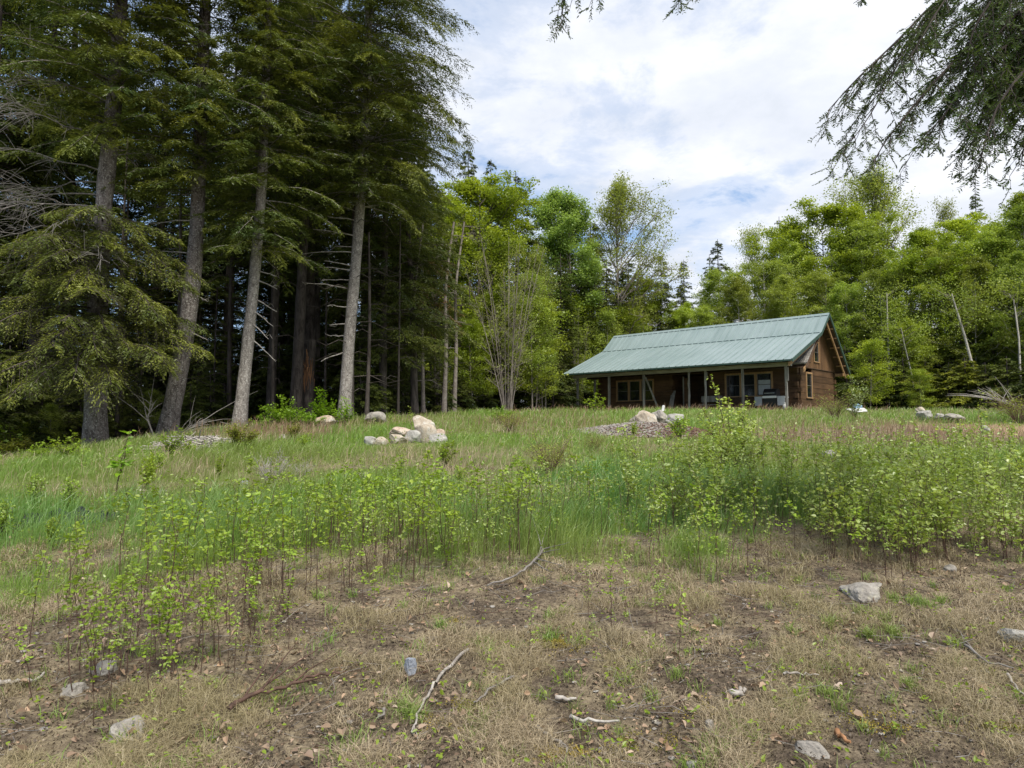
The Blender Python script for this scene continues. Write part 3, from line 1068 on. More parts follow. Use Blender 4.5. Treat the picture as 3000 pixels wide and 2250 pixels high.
def trunk_geo(g, path, r0, r1, k=10, seed=0, flare=1.35):
    path = np.asarray(path, float)
    z = path[:, 2]
    n = max(8, int((z[-1] - z[0]) / 0.6))
    zz = np.linspace(z[0], z[-1], n)
    P = np.stack([np.interp(zz, z, path[:, 0]), np.interp(zz, z, path[:, 1]), zz], 1)
    if n > 10:
        for _ in range(3):
            P[1:-1, :2] = (P[:-2, :2] + 2 * P[1:-1, :2] + P[2:, :2]) / 4
    t = (zz - zz[0]) / (zz[-1] - zz[0])
    rr = r0 + (r1 - r0) * t ** 0.9
    hb = zz - zz[0]
    rr = rr * (1 + (flare - 1) * np.exp(-np.maximum(hb - 0.3, 0) / 0.5))
    r = np.random.default_rng(seed)
    rr = rr * (1 + 0.03 * r.standard_normal(n))
    g.tube(P, rr, k)
    return P, rr


def spray_branch(G, Gt, r, p0, az, ln, droop, rise, leafL, leafW, dens, secfac=0.42, hang=0.25, tsize=0.02, sub=True):
    """one evergreen bough: curved axis, side twigs in a flat drooping plane, small fronds on them"""
    K = 9
    t = np.linspace(0, 1, K)
    h = np.array([math.cos(az), math.sin(az), 0])
    bend = r.normal(0, 0.12)
    sidev = np.array([-h[1], h[0], 0])
    P = p0 + h * (ln * t)[:, None] + sidev * (bend * ln * t ** 2)[:, None]
    P[:, 2] += ln * (rise * t - droop * t ** 2)
    P += r.normal(0, 0.012 * ln, P.shape) * t[:, None]
    Gt.append((P, tsize * (1 - 0.85 * t) * (0.5 + ln * 0.28)))
    ns = max(4, int(dens * ln))
    ts = np.sort(r.uniform(0.16, 1.0, ns))
    sgn = np.where(np.arange(ns) % 2 == 0, 1, -1)
    base = np.stack([np.interp(ts, t, P[:, k]) for k in range(3)], 1)
    sl = ln * secfac * np.clip(1.12 - ts, 0.12, 1) ** 0.7 * r.uniform(0.6, 1.15, ns)
    ang = r.uniform(0.65, 1.05, ns) * sgn
    T = nrm(np.gradient(P, axis=0))
    tt = np.stack([np.interp(ts, t, T[:, k]) for k in range(3)], 1)
    ca, sa = np.cos(ang)[:, None], np.sin(ang)[:, None]
    d = tt * ca + np.cross(np.array([0, 0, 1.0]), tt) * sa
    d[:, 2] += r.normal(-0.06, 0.12, ns)
    d = nrm(d)
    nf = max(6, int(0.38 / leafL * 5.0))
    tf = np.linspace(0.08, 1.0, nf)
    C = base[:, None] + d[:, None] * (sl[:, None] * tf)[..., None]
    C[..., 2] -= hang * sl[:, None] * tf ** 2
    C = C + r.normal(0, 0.018, C.shape)
    s2 = np.where(np.arange(nf) % 2 == 0, 1, -1)[None] * r.uniform(0.4, 1.0, (ns, nf))
    perp = np.cross(np.array([0, 0, 1.0]), d)
    FD = d[:, None] * 0.8 + perp[:, None] * s2[..., None] * 0.9
    FD[..., 2] += r.normal(-0.22, 0.22, (ns, nf))
    NN = np.array([0, 0, 1.0]) + r.normal(0, 0.45, C.shape)
    Lf = leafL * r.uniform(0.6, 1.35, C.shape[:2]) * (1.2 - 0.5 * tf)
    G.leaves(C.reshape(-1, 3), FD.reshape(-1, 3), NN.reshape(-1, 3), Lf.ravel(), (Lf * leafW).ravel())
    if sub:
        k2 = np.linspace(0, 1, 3)
        P2 = base[:, None] + d[:, None] * (sl[:, None] * k2)[..., None]
        P2[..., 2] -= hang * sl[:, None] * k2 ** 2
        for a in range(ns):
            Gt.append((P2[a], np.array([0.006, 0.004, 0.002]) * (0.6 + ln * 0.15)))


def flush_twigs(g, tw, k=4):
    by = {}
    for P, rr in tw:
        by.setdefault(len(P), []).append((P, rr))
    for K, L_ in by.items():
        g.tubes(np.stack([a for a, _ in L_]), np.stack([b for _, b in L_]), k if K > 3 else 3)


def conifer(seed, H, zc, rad, path=None, r0=0.3, nb=110, leafL=0.15, leafW=0.34, dens=11, prof=None, droop=0.35, rise=0.18,
            gaps=0.12, sub=False, azpref=None, hang=0.25, ztop=None):
    """returns geos trunk, crown foliage"""
    r = np.random.default_rng(seed)
    gt, gf, tw = Geo(), Geo(), []
    if path is None:
        bx, by = r.normal(0, 0.15, 2)
        path = [(0, 0, -0.3), (bx, by, H * 0.5), (bx * 1.5, by * 1.2, H)]
    P, rr = trunk_geo(gt, path, r0, 0.02 if ztop is None else r0 * 0.4, 10, seed)
    z = np.sort(r.uniform(0, 1, nb) ** 0.9)
    for q in z:
        if r.random() < gaps:
            continue
        zz = zc + (H - zc - 0.1) * q
        pr = (1 - q) ** 0.75 * (0.55 + 0.45 * min(1, q * 6)) if prof is None else prof(q)
        ln = rad * pr * r.uniform(0.6, 1.12) + 0.25
        az = r.uniform(0, 2 * np.pi)
        if azpref is not None and r.random() < azpref[1]:
            az = azpref[0] + r.normal(0, 0.9)
        p0 = np.array([np.interp(zz, P[:, 2], P[:, k]) for k in range(3)])
        spray_branch(gf, tw, r, p0, az, ln, droop * r.uniform(0.5, 1.5), rise * r.uniform(-0.3, 1.6), leafL, leafW, dens, sub=sub, hang=hang)
    flush_twigs(gt, tw)
    return gt, gf


def broadleaf(seed, H, zc, rad, n_limb=26, n_sub=7, n_tw=4, nl=16, leaf=0.11, r0=0.14, flat=0.35, up=0.55, stems=1, spread=0.28, prof=None, lean=(0, 0), limb_r=0.3):
    r = np.random.default_rng(seed)
    gt, gf = Geo(), Geo()
    for s in range(stems):
        hs = H * (1 if s == 0 else r.uniform(0.7, 0.97))
        a0 = r.uniform(0, 2 * np.pi)
        sp = (0 if stems == 1 else spread * hs * r.uniform(0.15, 1))
        off = np.array([math.cos(a0), math.sin(a0)])
        b0 = off * (0.0 if stems == 1 else 0.22)
        bx, by = r.normal(0, 0.035 * H, 2)
        path = [(b0[0], b0[1], -0.2), (b0[0] + off[0] * sp * .35 + bx * .5 + lean[0] * .4, b0[1] + off[1] * sp * .35 + by * .5 + lean[1] * .4, hs * 0.45),
                (off[0] * sp * .75 + bx * .8 + lean[0] * .8, off[1] * sp * .75 + by * .8 + lean[1] * .8, hs * .8), (off[0] * sp + bx + lean[0], off[1] * sp + by + lean[1], hs)]
        rs = r0 * (1 if stems == 1 else r.uniform(0.55, 1.0))
        P, _ = trunk_geo(gt, path, rs, 0.012, 8 if stems == 1 else 6, seed + s, 1.2)
        nlm = max(4, int(n_limb / (stems ** 0.75)))
        q = np.sort(r.uniform(0, 1, nlm)) ** 0.9
        zz = zc + (hs * 0.98 - zc) * q
        p0 = np.stack([np.interp(zz, P[:, 2], P[:, k]) for k in range(3)], 1)
        az = r.uniform(0, 2 * np.pi, nlm) + np.arange(nlm) * 2.4
        pr = (np.sin(np.pi * np.clip(q * 0.80 + 0.16, 0, 1)) ** 0.7) if prof is None else prof(q)
        ln = (rad / stems ** 0.4) * pr * r.uniform(0.65, 1.15, nlm) + 0.2
        el = up * (0.5 + 0.9 * q) + r.normal(0, 0.15, nlm)
        D = np.stack([np.cos(az) * np.cos(el), np.sin(az) * np.cos(el), np.sin(el)], 1)
        k = np.linspace(0, 1, 5)
        LP = p0[:, None] + D[:, None] * (ln[:, None] * k)[..., None]
        LP += r.normal(0, 0.05, LP.shape) * (ln[:, None] * k)[..., None]
        LP[..., 2] += ln[:, None] * 0.10 * k * k
        rr = (limb_r * rs * (0.45 + 0.6 * (1 - q)))[:, None] * (1.05 - 0.85 * k)
        gt.tubes(LP, rr, 5)
        # sub branches
        idx = np.repeat(np.arange(nlm), n_sub)
        ts = r.uniform(0.22, 1.0, len(idx))
        f = ts * 4
        i0 = np.clip(f.astype(int), 0, 3)
        fr = (f - i0)[:, None]
        B = LP[idx, i0] * (1 - fr) + LP[idx, i0 + 1] * fr
        D2 = nrm(D[idx] + r.normal(0, 0.55, (len(idx), 3)) * np.array([1, 1, 0.55]) + np.array([0, 0, 0.1]))
        l2 = ln[idx] * 0.42 * (1.15 - 0.6 * ts) * r.uniform(0.6, 1.2, len(idx)) + 0.12
        k3 = np.linspace(0, 1, 3)
        P2 = B[:, None] + D2[:, None] * (l2[:, None] * k3)[..., None] + r.normal(0, 0.03, (len(idx), 3, 3))
        P2[:, 0] = B
        gt.tubes(P2, (rr[idx, 3] * 0.8)[:, None] * (1.0 - 0.7 * k3), 3)
        # twigs
        if nl:
            id2 = np.repeat(np.arange(len(idx)), n_tw)
            t2 = r.uniform(0.3, 1.0, len(id2))
            B3 = P2[id2, 0] + (P2[id2, 2] - P2[id2, 0]) * t2[:, None]
            D3 = nrm(D2[id2] + r.normal(0, 0.8, (len(id2), 3)) * np.array([1, 1, 0.5]))
            l3 = 0.35 * r.uniform(0.5, 1.3, len(id2)) * (0.6 + 0.12 * rad)
            id3 = np.repeat(np.arange(len(id2)), nl)
            C = B3[id3] + D3[id3] * (l3[id3] * r.uniform(0.1, 1.05, len(id3)))[:, None] + r.normal(0, 1, (len(id3), 3)) * np.array([0.21, 0.21, 0.21 * flat * 1.1])
            LD = r.normal(0, 1, (len(id3), 3)) * np.array([1, 1, 0.5]) + np.array([0, 0, -0.25])
            NN = r.normal(0, 0.5, (len(id3), 3)) + np.array([0, 0, 1.0])
            Lf = leaf * r.uniform(0.6, 1.3, len(id3))
            gf.leaves(C, LD, NN, Lf, Lf * 0.72)
    return gt, gf


PROTO = {}


def make_proto(name, builder, tmat, fmat, tpart='trunk', fpart='crown'):
    gt, gf = builder
    PROTO[name] = (gt.mesh(name + '_' + tpart, tmat, True), gf.mesh(name + '_' + fpart, fmat) if gf.v else None, tpart, fpart)


def put_tree(proto, kind, label, cat, loc, rz, scale, group=None):
    o = thing(kind, label, cat, loc, rz, group, scale)
    a, b, ta, tb = PROTO[proto]
    link(ta, a, o)
    if b:
        link(tb, b, o)
    return o


# reusable forest kinds
for k_ in range(3):
    make_proto('hem%d' % k_, conifer(100 + k_, 15, 0.5, 3.3, nb=230, r0=0.20, leafL=0.16, leafW=0.30, dens=11, gaps=0.06), M['barkdark'], M['hem'])
for k_ in range(2):
    make_proto('spruce%d' % k_, conifer(120 + k_, 14, 0.4, 2.5, nb=240, r0=0.16, leafL=0.15, leafW=0.30, dens=11, gaps=0.05, droop=0.15, rise=0.05, hang=0.35), M['barkdark'], M['hemdark'])
for k_ in range(2):
    make_proto('tallhem%d' % k_, conifer(130 + k_, 19, 5.5, 3.7, nb=190, r0=0.27, leafL=0.16, leafW=0.30, dens=11), M['barkdark'], M['hem'])
for k_ in range(2):
    make_proto('maple%d' % k_, broadleaf(140 + k_, 14, 1.6, 4.4, n_limb=52, n_sub=9, n_tw=5, nl=21, leaf=0.15, r0=0.17), M['barkdark'], M['maple'])
for k_ in range(3):
    make_proto('birch%d' % k_, broadleaf(150 + k_, 14, 1.5, 3.3, n_limb=50, n_sub=8, n_tw=4, nl=22, leaf=0.125, r0=0.10, up=0.6, flat=0.35), M['barkwhite'], M['birch'])
make_proto('aspen0', broadleaf(160, 15, 6, 2.1, n_limb=36, n_sub=8, n_tw=5, nl=24, leaf=0.13, r0=0.12, up=0.8, flat=0.8), M['barkgrey'], M['aspen'])
make_proto('bud0', broadleaf(165, 15, 4, 4.6, n_limb=60, n_sub=10, n_tw=4, nl=13, leaf=0.12, r0=0.17, up=0.95, flat=0.8, limb_r=0.38), M['barkgrey'], M['bud'])
make_proto('bud1', broadleaf(166, 13, 2, 3.2, n_limb=44, n_sub=9, n_tw=4, nl=8, leaf=0.11, r0=0.12, up=0.9, flat=0.8, limb_r=0.38), M['barkgrey'], M['bud'])
make_proto('young0', broadleaf(170, 6, 0.6, 1.7, n_limb=34, n_sub=7, n_tw=4, nl=13, leaf=0.10, r0=0.05, up=0.7, flat=0.3), M['barkgrey'], M['maple'])
make_proto('young1', broadleaf(171, 7, 0.8, 1.6, n_limb=32, n_sub=7, n_tw=4, nl=11, leaf=0.10, r0=0.05, up=0.8, flat=0.4), M['barkgrey'], M['birch'])
make_proto('lowhem', conifer(175, 4.2, 0.15, 1.7, nb=90, r0=0.07, leafL=0.14, leafW=0.34, dens=12, gaps=0.03), M['barkdark'], M['hem'])
make_proto('lowyew', conifer(176, 3.4, 0.10, 1.8, nb=80, r0=0.06, leafL=0.13, leafW=0.34, dens=12, gaps=0.03), M['barkdark'], M['yew'])


def tree_px(proto, kind, label, cat, px, depth, top, group=None, H0=None, wide=1.0, seed=None):
    """stand a tree at depth metres under photo column px so that its top reaches photo row top"""
    r = random.Random(int(px * 7 + depth * 13) if seed is None else seed)
    p = at(px, 1240, depth)
    gz_ = ghs(p[0], depth)
    zt = at(px, top, depth)[2]
    s = (zt - gz_) / H0
    return put_tree(proto, kind, label, cat, (p[0], depth, gz_ - 0.05), r.uniform(0, 6.28), (s * wide, s * wide, s), group)


ZONES = [(150, 'at the far left edge'), (330, 'around the leftmost big trunk'), (560, 'between first and second big trunks'), (720, 'between second and third big trunks'),
         (960, 'left of the pale fourth trunk'), (1150, 'around the pale fourth trunk'), (1330, 'above the boulder pile'), (1520, 'behind the bare grey stems'), (1650, 'left of the porch'),
         (1800, 'over the left end of the roof'), (2000, 'over the left half of the roof'), (2200, 'over the middle of the roof'), (2400, 'over the right end of the roof'),
         (2560, 'just right of the gable'), (2750, 'right of the cabin'), (2880, 'above the three rocks'), (99999, 'at the right edge')]
SZONES = [(300, 'at the left edge'), (600, 'below the pale wedge slab'), (850, 'below the dead pale shrub'), (1100, 'left of the boulder pile'), (1400, 'below the boulder pile'), (1700, 'below the twiggy red shrub'),
          (2000, 'below the mulch heap'), (2250, 'below the tall aspen'), (2450, 'left of the flat rock'), (2650, 'above the flat rock'), (2850, 'right of the flat rock'), (99999, 'at the right edge')]


def zone(px, zs=ZONES):
    return next(b for a, b in zs if px < a)


H0 = dict(hem0=15, hem1=15, hem2=15, spruce0=14, spruce1=14, tallhem0=19, tallhem1=19, maple0=15.6, maple1=15.6, birch0=15.3, birch1=15.3, birch2=15.3,
          aspen0=15.8, bud0=16.5, bud1=14.2, young0=6, young1=7, lowhem=4.2, lowyew=3.4)
KINDS = {'h': ('hemlock_tree', 'hemlock'), 's': ('spruce_tree', 'spruce'), 't': ('hemlock_tree', 'hemlock'), 'm': ('maple_tree', 'maple'),
         'b': ('birch_tree', 'birch'), 'a': ('aspen_tree', 'aspen'), 'u': ('budding_tree', 'tree'), 'y': ('young_tree', 'young tree'), 'l': ('young_hemlock', 'young hemlock')}


def T(proto, px, depth, top, label, group=None, wide=1.0):
    key = {'hem': 'h', 'spr': 's', 'tal': 't', 'map': 'm', 'bir': 'b', 'asp': 'a', 'bud': 'u', 'you': 'y', 'low': 'l'}[proto[:3]]
    kind, cat = KINDS[key]
    if group:
        label = label + ', ' + ('tall, ' if top < 700 else 'low, ' if top > 1000 else '') + zone(px)
    return tree_px(proto, kind, label, cat, px, depth, top, group, H0[proto], wide)


# ---- the wood right of and behind the cabin
gR = 'birches and maples in the wood behind and right of the cabin'
lR = 'leafy pale green birch'
for i, (px, d, top, pr) in enumerate([
        (2130, 62, 760, 'birch0'), (2180, 57, 800, 'birch1'), (2250, 60, 735, 'birch2'), (2310, 56, 790, 'birch0'), (2360, 60, 700, 'birch1'),
        (2420, 55, 770, 'birch2'), (2500, 52, 800, 'birch0'), (2540, 58, 640, 'birch1'), (2600, 50, 760, 'birch2'), (2790, 48, 700, 'birch0'),
        (2860, 46, 740, 'birch1'), (2930, 47, 640, 'birch2'), (2990, 45, 720, 'birch0'), (3060, 46, 580, 'birch1'), (2700, 52, 660, 'birch1'), (3130, 44, 640, 'birch2'),
        (1985, 60, 900, 'birch1'), (2060, 58, 880, 'birch2')]):
    T(pr, px, d, top, lR, gR)
T('maple0', 2440, 62, 585, 'rounded mid green tree above the cabin ridge, at the left shoulder of the right wood', None, 1.0)
T('bud0', 2575, 64, 505, 'tallest tree of the right wood, twiggy with bare sparse tips', None, 0.95)
T('maple1', 2525, 60, 590, 'leafy green tree under the twiggy tall treetop right of the cabin', None, 0.7)
T('maple1', 2720, 50, 660, 'bright yellow green maple with layered leaves right of the cabin', None, 1.0)
T('maple0', 2640, 47, 930, 'low spreading maple with bright layered leaves beside the cabin gable', None, 1.0)
T('maple0', 2880, 56, 590, 'rounded yellow green maple at the skyline between twiggy treetop and right edge', None, 0.9)
T('maple1', 3010, 48, 545, 'dense green tree rising at the right edge of the photo', None, 0.7)
T('maple1', 2330, 66, 640, 'rounded green tree on the skyline straight above the cabin ridge', None, 0.8)
T('spruce0', 2298, 72, 635, 'dark spruce tip on the skyline above the cabin roof ridge', None, 0.8)
T('spruce1', 2885, 66, 560, 'thin spruce tip poking out of the skyline at right', None, 0.7)
T('bud1', 2215, 68, 645, 'sparse brownish budding tree on the skyline above the cabin', None, 0.8)
T('spruce1', 2115, 66, 700, 'dark spruce rising over the low gap in the skyline', None, 0.9)
T('spruce0', 2085, 75, 745, 'small far spruce in the low gap of the skyline', None, 0.8)
T('spruce1', 2010, 80, 760, 'smallest far spruce at the bottom of the skyline gap', None, 0.8)
T('bud1', 2800, 60, 575, 'thin budding treetop on the right skyline beside the rounded maple', None, 0.6)
gH = 'low dark hemlocks at the foot of the right wood'
lH = 'low dark hemlock at the wood foot'
for i, (px, d, top, pr) in enumerate([(2490, 49, 1010, 'lowhem'), (2540, 46, 1000, 'lowhem'), (2600, 45, 1030, 'lowhem'), (2660, 44, 1045, 'lowhem'), (2720, 43, 1050, 'lowyew'), (2780, 42, 1060, 'lowhem'),
                                      (2840, 41, 1045, 'lowyew'), (2900, 40, 1060, 'lowhem'), (2960, 39, 1040, 'lowhem'), (3020, 38, 1020, 'lowhem'), (2570, 52, 950, 'lowhem'), (2690, 50, 960, 'lowhem'),
                                      (2810, 47, 960, 'lowhem'), (2930, 46, 960, 'lowhem'), (2450, 54, 950, 'lowhem')]):
    T(pr, px, d, top, lH, gH, 1.35)
for i, (px, d, top) in enumerate([(2550, 43, 1015), (2700, 41, 1090), (2440, 50, 1060)]):
    T('young0', px, d, top, ['young maple with bright leaves between cabin and the low hemlocks', 'bright green low maple branches in front of the dark hemlocks at right',
                             'young leafy maple close behind the rear corner of the cabin'][i], None, 1.1)
gD = 'dense dark evergreens filling the wood behind the cabin'
for i, (px, d, top) in enumerate([(1900, 72, 860), (1990, 76, 850), (2070, 74, 860), (2160, 74, 820), (2260, 76, 800), (2380, 74, 760), (2480, 72, 740), (2600, 70, 700), (2720, 66, 720), (2820, 64, 720),
                                  (2920, 62, 700), (3040, 58, 680), (3150, 52, 620), (2560, 60, 860), (2680, 58, 860), (2780, 54, 850), (2880, 53, 850), (2980, 52, 830)]):
    T('hem%d' % (i % 3) if i % 2 else 'spruce%d' % (i % 4 // 2), px, d, top, 'dark evergreen among the birches', gD, 1.25)

# ---- the centre wood, left of and behind the cabin
T('maple0', 1395, 44, 462, 'big round maple with vivid yellow green crown left of centre', None, 1.0)
T('maple1', 1300, 46, 560, 'yellow green maple leaning out of the dark hemlocks at centre left', None, 0.9)
T('maple0', 1450, 48, 560, 'right hand yellow green maple crown beside the two pointed spruces', None, 0.8)
T('hem1', 1375, 56, 425, 'thin hemlock top sticking out above the vivid round maple', None, 0.8)
T('hem2', 1432, 58, 470, 'smaller hemlock top right behind the vivid round maple', None, 0.7)
T('spruce0', 1512, 50, 498, 'tall pointed dark spruce between the round maple and the green aspens', None, 1.25)
T('aspen0', 1605, 56, 556, 'left of two fresh green aspens with tufted crowns', None, 1.0)
T('aspen0', 1690, 55, 566, 'right of two fresh green aspens with tufted crowns', None, 1.05)
T('bud0', 1818, 57, 532, 'large sparse budding tree with fine upright branches against the sky', None, 0.98)
T('maple1', 1905, 60, 800, 'olive green leafy tree right of the sparse budding tree', None, 0.8)
T('hem0', 1935, 60, 745, 'hemlock with drooping top at the left edge of the skyline gap', None, 0.9)
T('maple0', 1980, 60, 880, 'low green leafy tree above the far left end of the cabin roof', None, 0.8)
T('bud1', 1725, 57, 690, 'thin budding tree standing in front of the green aspens', None, 0.8)
T('bud1', 1560, 43, 720, 'olive budding tree behind the clump of bare grey stems', None, 0.8)
gC = 'dark evergreens filling the wood between the maples and the cabin'
for i, (px, d, top) in enumerate([(1560, 52, 700), (1640, 50, 740), (1700, 56, 720), (1770, 58, 760), (1830, 59, 790), (1880, 61, 800), (1600, 60, 660), (1750, 60, 640), (1480, 50, 800), (1420, 46, 840),
                                  (1360, 44, 860), (1520, 47, 900), (1620, 48, 930), (1720, 57, 920), (1800, 58, 920), (1290, 48, 780), (1230, 50, 700), (1930, 60, 820), (1660, 66, 760), (1850, 66, 760), (1560, 66, 800), (1450, 62, 700)]):
    T(['hem0', 'spruce0', 'hem1', 'hem2', 'spruce1'][i % 5], px, d, top, 'dark evergreen of the shady centre wood', gC, 1.25)
for i, (px, d, top, pr) in enumerate([(1560, 40, 830, 'young1'), (1570, 41, 900, 'young0'), (1705, 55, 900, 'young0'), (1385, 40, 960, 'young0'), (1780, 54, 930, 'young1'), (1850, 56, 930, 'young0'), (1290, 38, 1010, 'young1'), (1600, 42, 1010, 'young1')]):
    T(pr, px, d, top, 'young yellow green tree', 'young trees along the edge of the centre wood', 0.9)
for i, (px, d, top) in enumerate([(1345, 39, 1090), (1420, 41, 1110), (1540, 43, 1100), (1650, 52, 1080), (1780, 57, 1060), (1230, 35, 1080), (1620, 44, 1060)]):
    T('lowhem', px, d, top, 'small bushy hemlock', 'bushy hemlocks at the foot of the centre wood', 1.3)
# thin dark trunks of the understorey in the centre wood
make_proto('pole0', (lambda g: (trunk_geo(g, [(0, 0, -.2), (0.1, 0, 3), (0.0, 0, 6.5)], 0.07, 0.03, 6), flush_twigs(g, [(np.array([(0.0, 0, z), (0.5 * math.cos(z * 5), 0.5 * math.sin(z * 5), z + .05), (0.95 * math.cos(z * 5), 0.95 * math.sin(z * 5), z - 0.12), (1.3 * math.cos(z * 5), 1.3 * math.sin(z * 5), z - .05)]), np.array([.012, .009, .006, .003])) for z in np.linspace(1, 6.2, 22)]), (g, Geo()))[2])(Geo()), M['barkdark'], None)
r_ = random.Random(11)
for i in range(34):
    px = r_.uniform(1160, 1640)
    d = r_.uniform(40, 56) if px > 1330 else r_.uniform(36, 50)
    p = at(px, 1240, d)
    put_tree('pole0', 'dead_pole_tree', 'thin bare dead trunk in the shade, ' + zone(px), 'dead tree', (p[0], d, ghs(p[0], d)), r_.uniform(0, 6), (1.2 * r_.uniform(.7, 1.5),) * 2 + (r_.uniform(0.9, 1.5),), 'thin bare trunks in the centre wood')

# multi-stemmed bare alder clump and the leafy clump to its right
make_proto('alder', broadleaf(200, 11.3, 1.2, 3.0, n_limb=150, n_sub=6, n_tw=2, nl=2, leaf=0.085, r0=0.055, up=0.8, stems=13, spread=0.38, limb_r=0.42), M['barkgrey'], M['bud'])
H0['alder'] = 11.3
tree_px('alder', 'bare_stem_tree', 'clump of bare pale grey stems rising in front of the dark centre wood', 'tree', 1488, 37, 655, None, 11.3, 0.85)
make_proto('alder2', broadleaf(201, 9.5, 1.5, 2.2, n_limb=60, n_sub=5, n_tw=2, nl=6, leaf=0.10, r0=0.055, up=0.85, stems=6, spread=0.2, limb_r=0.4), M['barkgrey'], M['maple'])
tree_px('alder2', 'slender_tree', 'slender leafy tree clump just left of the cabin porch', 'tree', 1590, 43, 800, None, 9.5, 0.75)
tree_px('alder2', 'slender_tree', 'smaller slender leafy clump touching the left end of the porch roof', 'tree', 1690, 52, 900, None, 9.5, 0.7)

# pale birch trunks showing in the right wood, one long and leaning
def pale_trunk(px_pts, depth, r0, label, tops=True):
    pts = [at(a, b, depth) for a, b in px_pts]
    base = pts[0].copy()
    base[2] = ghs(base[0], depth)
    pts[0][2] = base[2] - 0.1
    g = Geo()
    P = np.array(pts) - base
    o = thing('leaning_birch', label, 'birch', base)
    g.tube(P, np.linspace(r0, r0 * 0.35, len(P)), 7)
    obj('trunk', g, M['barkwhite'], o, True)
    g = Geo()
    tw = []
    r = np.random.default_rng(int(px_pts[0][0]))
    for k in range(16):
        t = r.uniform(0.45, 1.0)
        f = t * (len(P) - 1)
        i = min(int(f), len(P) - 2)
        p = P[i] + (P[i + 1] - P[i]) * (f - i)
        az = r.uniform(0, 6.28)
        q = np.linspace(0, 1, 4)[:, None]
        tw.append((p + q * np.array([math.cos(az), math.sin(az), 0.7]) * r.uniform(0.5, 1.3), np.array([.015, .011, .008, .004])))
    flush_twigs(g, tw)
    obj('branches', g, M['barkgrey'], o)
    if tops:
        g = Geo()
        for P_, _ in tw:
            n = 90
            C = P_[-1] + r.normal(0, 0.38, (n, 3))
            g.leaves(C, r.normal(0, 1, (n, 3)), r.normal(0, .5, (n, 3)) + np.array([0, 0, 1]), 0.11 * r.uniform(.6, 1.3, n), 0.08)
        obj('crown', g, M['birch'], o)


pale_trunk([(2878, 1150), (2850, 1075), (2825, 980), (2800, 900), (2788, 860)], 41, 0.10, 'long leaning white birch trunk at right, in front of the green wood')
pale_trunk([(2990, 1130), (2985, 990), (2970, 880), (2955, 860)], 42, 0.07, 'pale forked birch trunk close to the right edge')
pale_trunk([(2602, 1160), (2604, 1050), (2600, 940), (2598, 860)], 47, 0.085, 'upright pale birch trunk behind the cabin gable')
pale_trunk([(2680, 1160), (2672, 1100), (2650, 1010), (2640, 960)], 45, 0.06, 'thin pale birch trunk right of the upright one by the gable')
pale_trunk([(2325, 960), (2318, 880), (2312, 800)], 57, 0.09, 'pale birch trunk showing above the cabin ridge')

# ------------------------------------------------------------ the tall hemlocks at the left


def px_path(pts, depth, top_z=None):
    """trunk centre line through photo points, at one depth; returns base and local path"""
    P = [at(a, b, depth) for a, b in pts]
    gz_ = ghs(P[0][0], depth)
    base = np.array([P[0][0], depth, gz_])
    P[0][2] = gz_ - 0.3
    P = np.array(P) - base
    if top_z is not None:
        d = P[-1] - P[-2]
        P = np.vstack([P, [P[-1][0] + d[0] * 0.4, P[-1][1] + 0.2, top_z]])
    return base, P


def dead_spray(tw, r, p0, az, ln, rise=0.1, n=10, th=0.03, droop=0.25):
    K = 7
    t = np.linspace(0, 1, K)
    h = np.array([math.cos(az), math.sin(az), 0])
    P = p0 + h * (ln * t)[:, None]
    P[:, 2] += ln * (rise * t - droop * t * t)
    P += r.normal(0, 0.03 * ln, P.shape) * t[:, None]
    tw.append((P, th * (1 - 0.8 * t)))
    for i in range(n):
        q = r.uniform(0.25, 1)
        b = np.array([np.interp(q, t, P[:, k]) for k in range(3)])
        d = nrm(h + r.normal(0, 0.6, 3) * np.array([1, 1, 0.7]) + np.array([0, 0, -0.15]))
        l2 = ln * r.uniform(0.2, 0.45)
        k4 = np.linspace(0, 1, 4)[:, None]
        P2 = b + d * l2 * k4 + np.array([0, 0, -0.25]) * l2 * k4 ** 2 + r.normal(0, 0.02, (4, 3)) * k4
        tw.append((P2, np.array([.4, .3, .2, .1]) * th))
        for j in range(6):
            q2 = r.uniform(0.2, 1)
            b2 = b + d * l2 * q2
            d2 = nrm(d + r.normal(0, 0.7, 3))
            tw.append((np.array([b2, b2 + d2 * l2 * 0.25, b2 + d2 * l2 * 0.5 + np.array([0, 0, -.04])]), np.array([.14, .1, .05]) * th + 0.002))


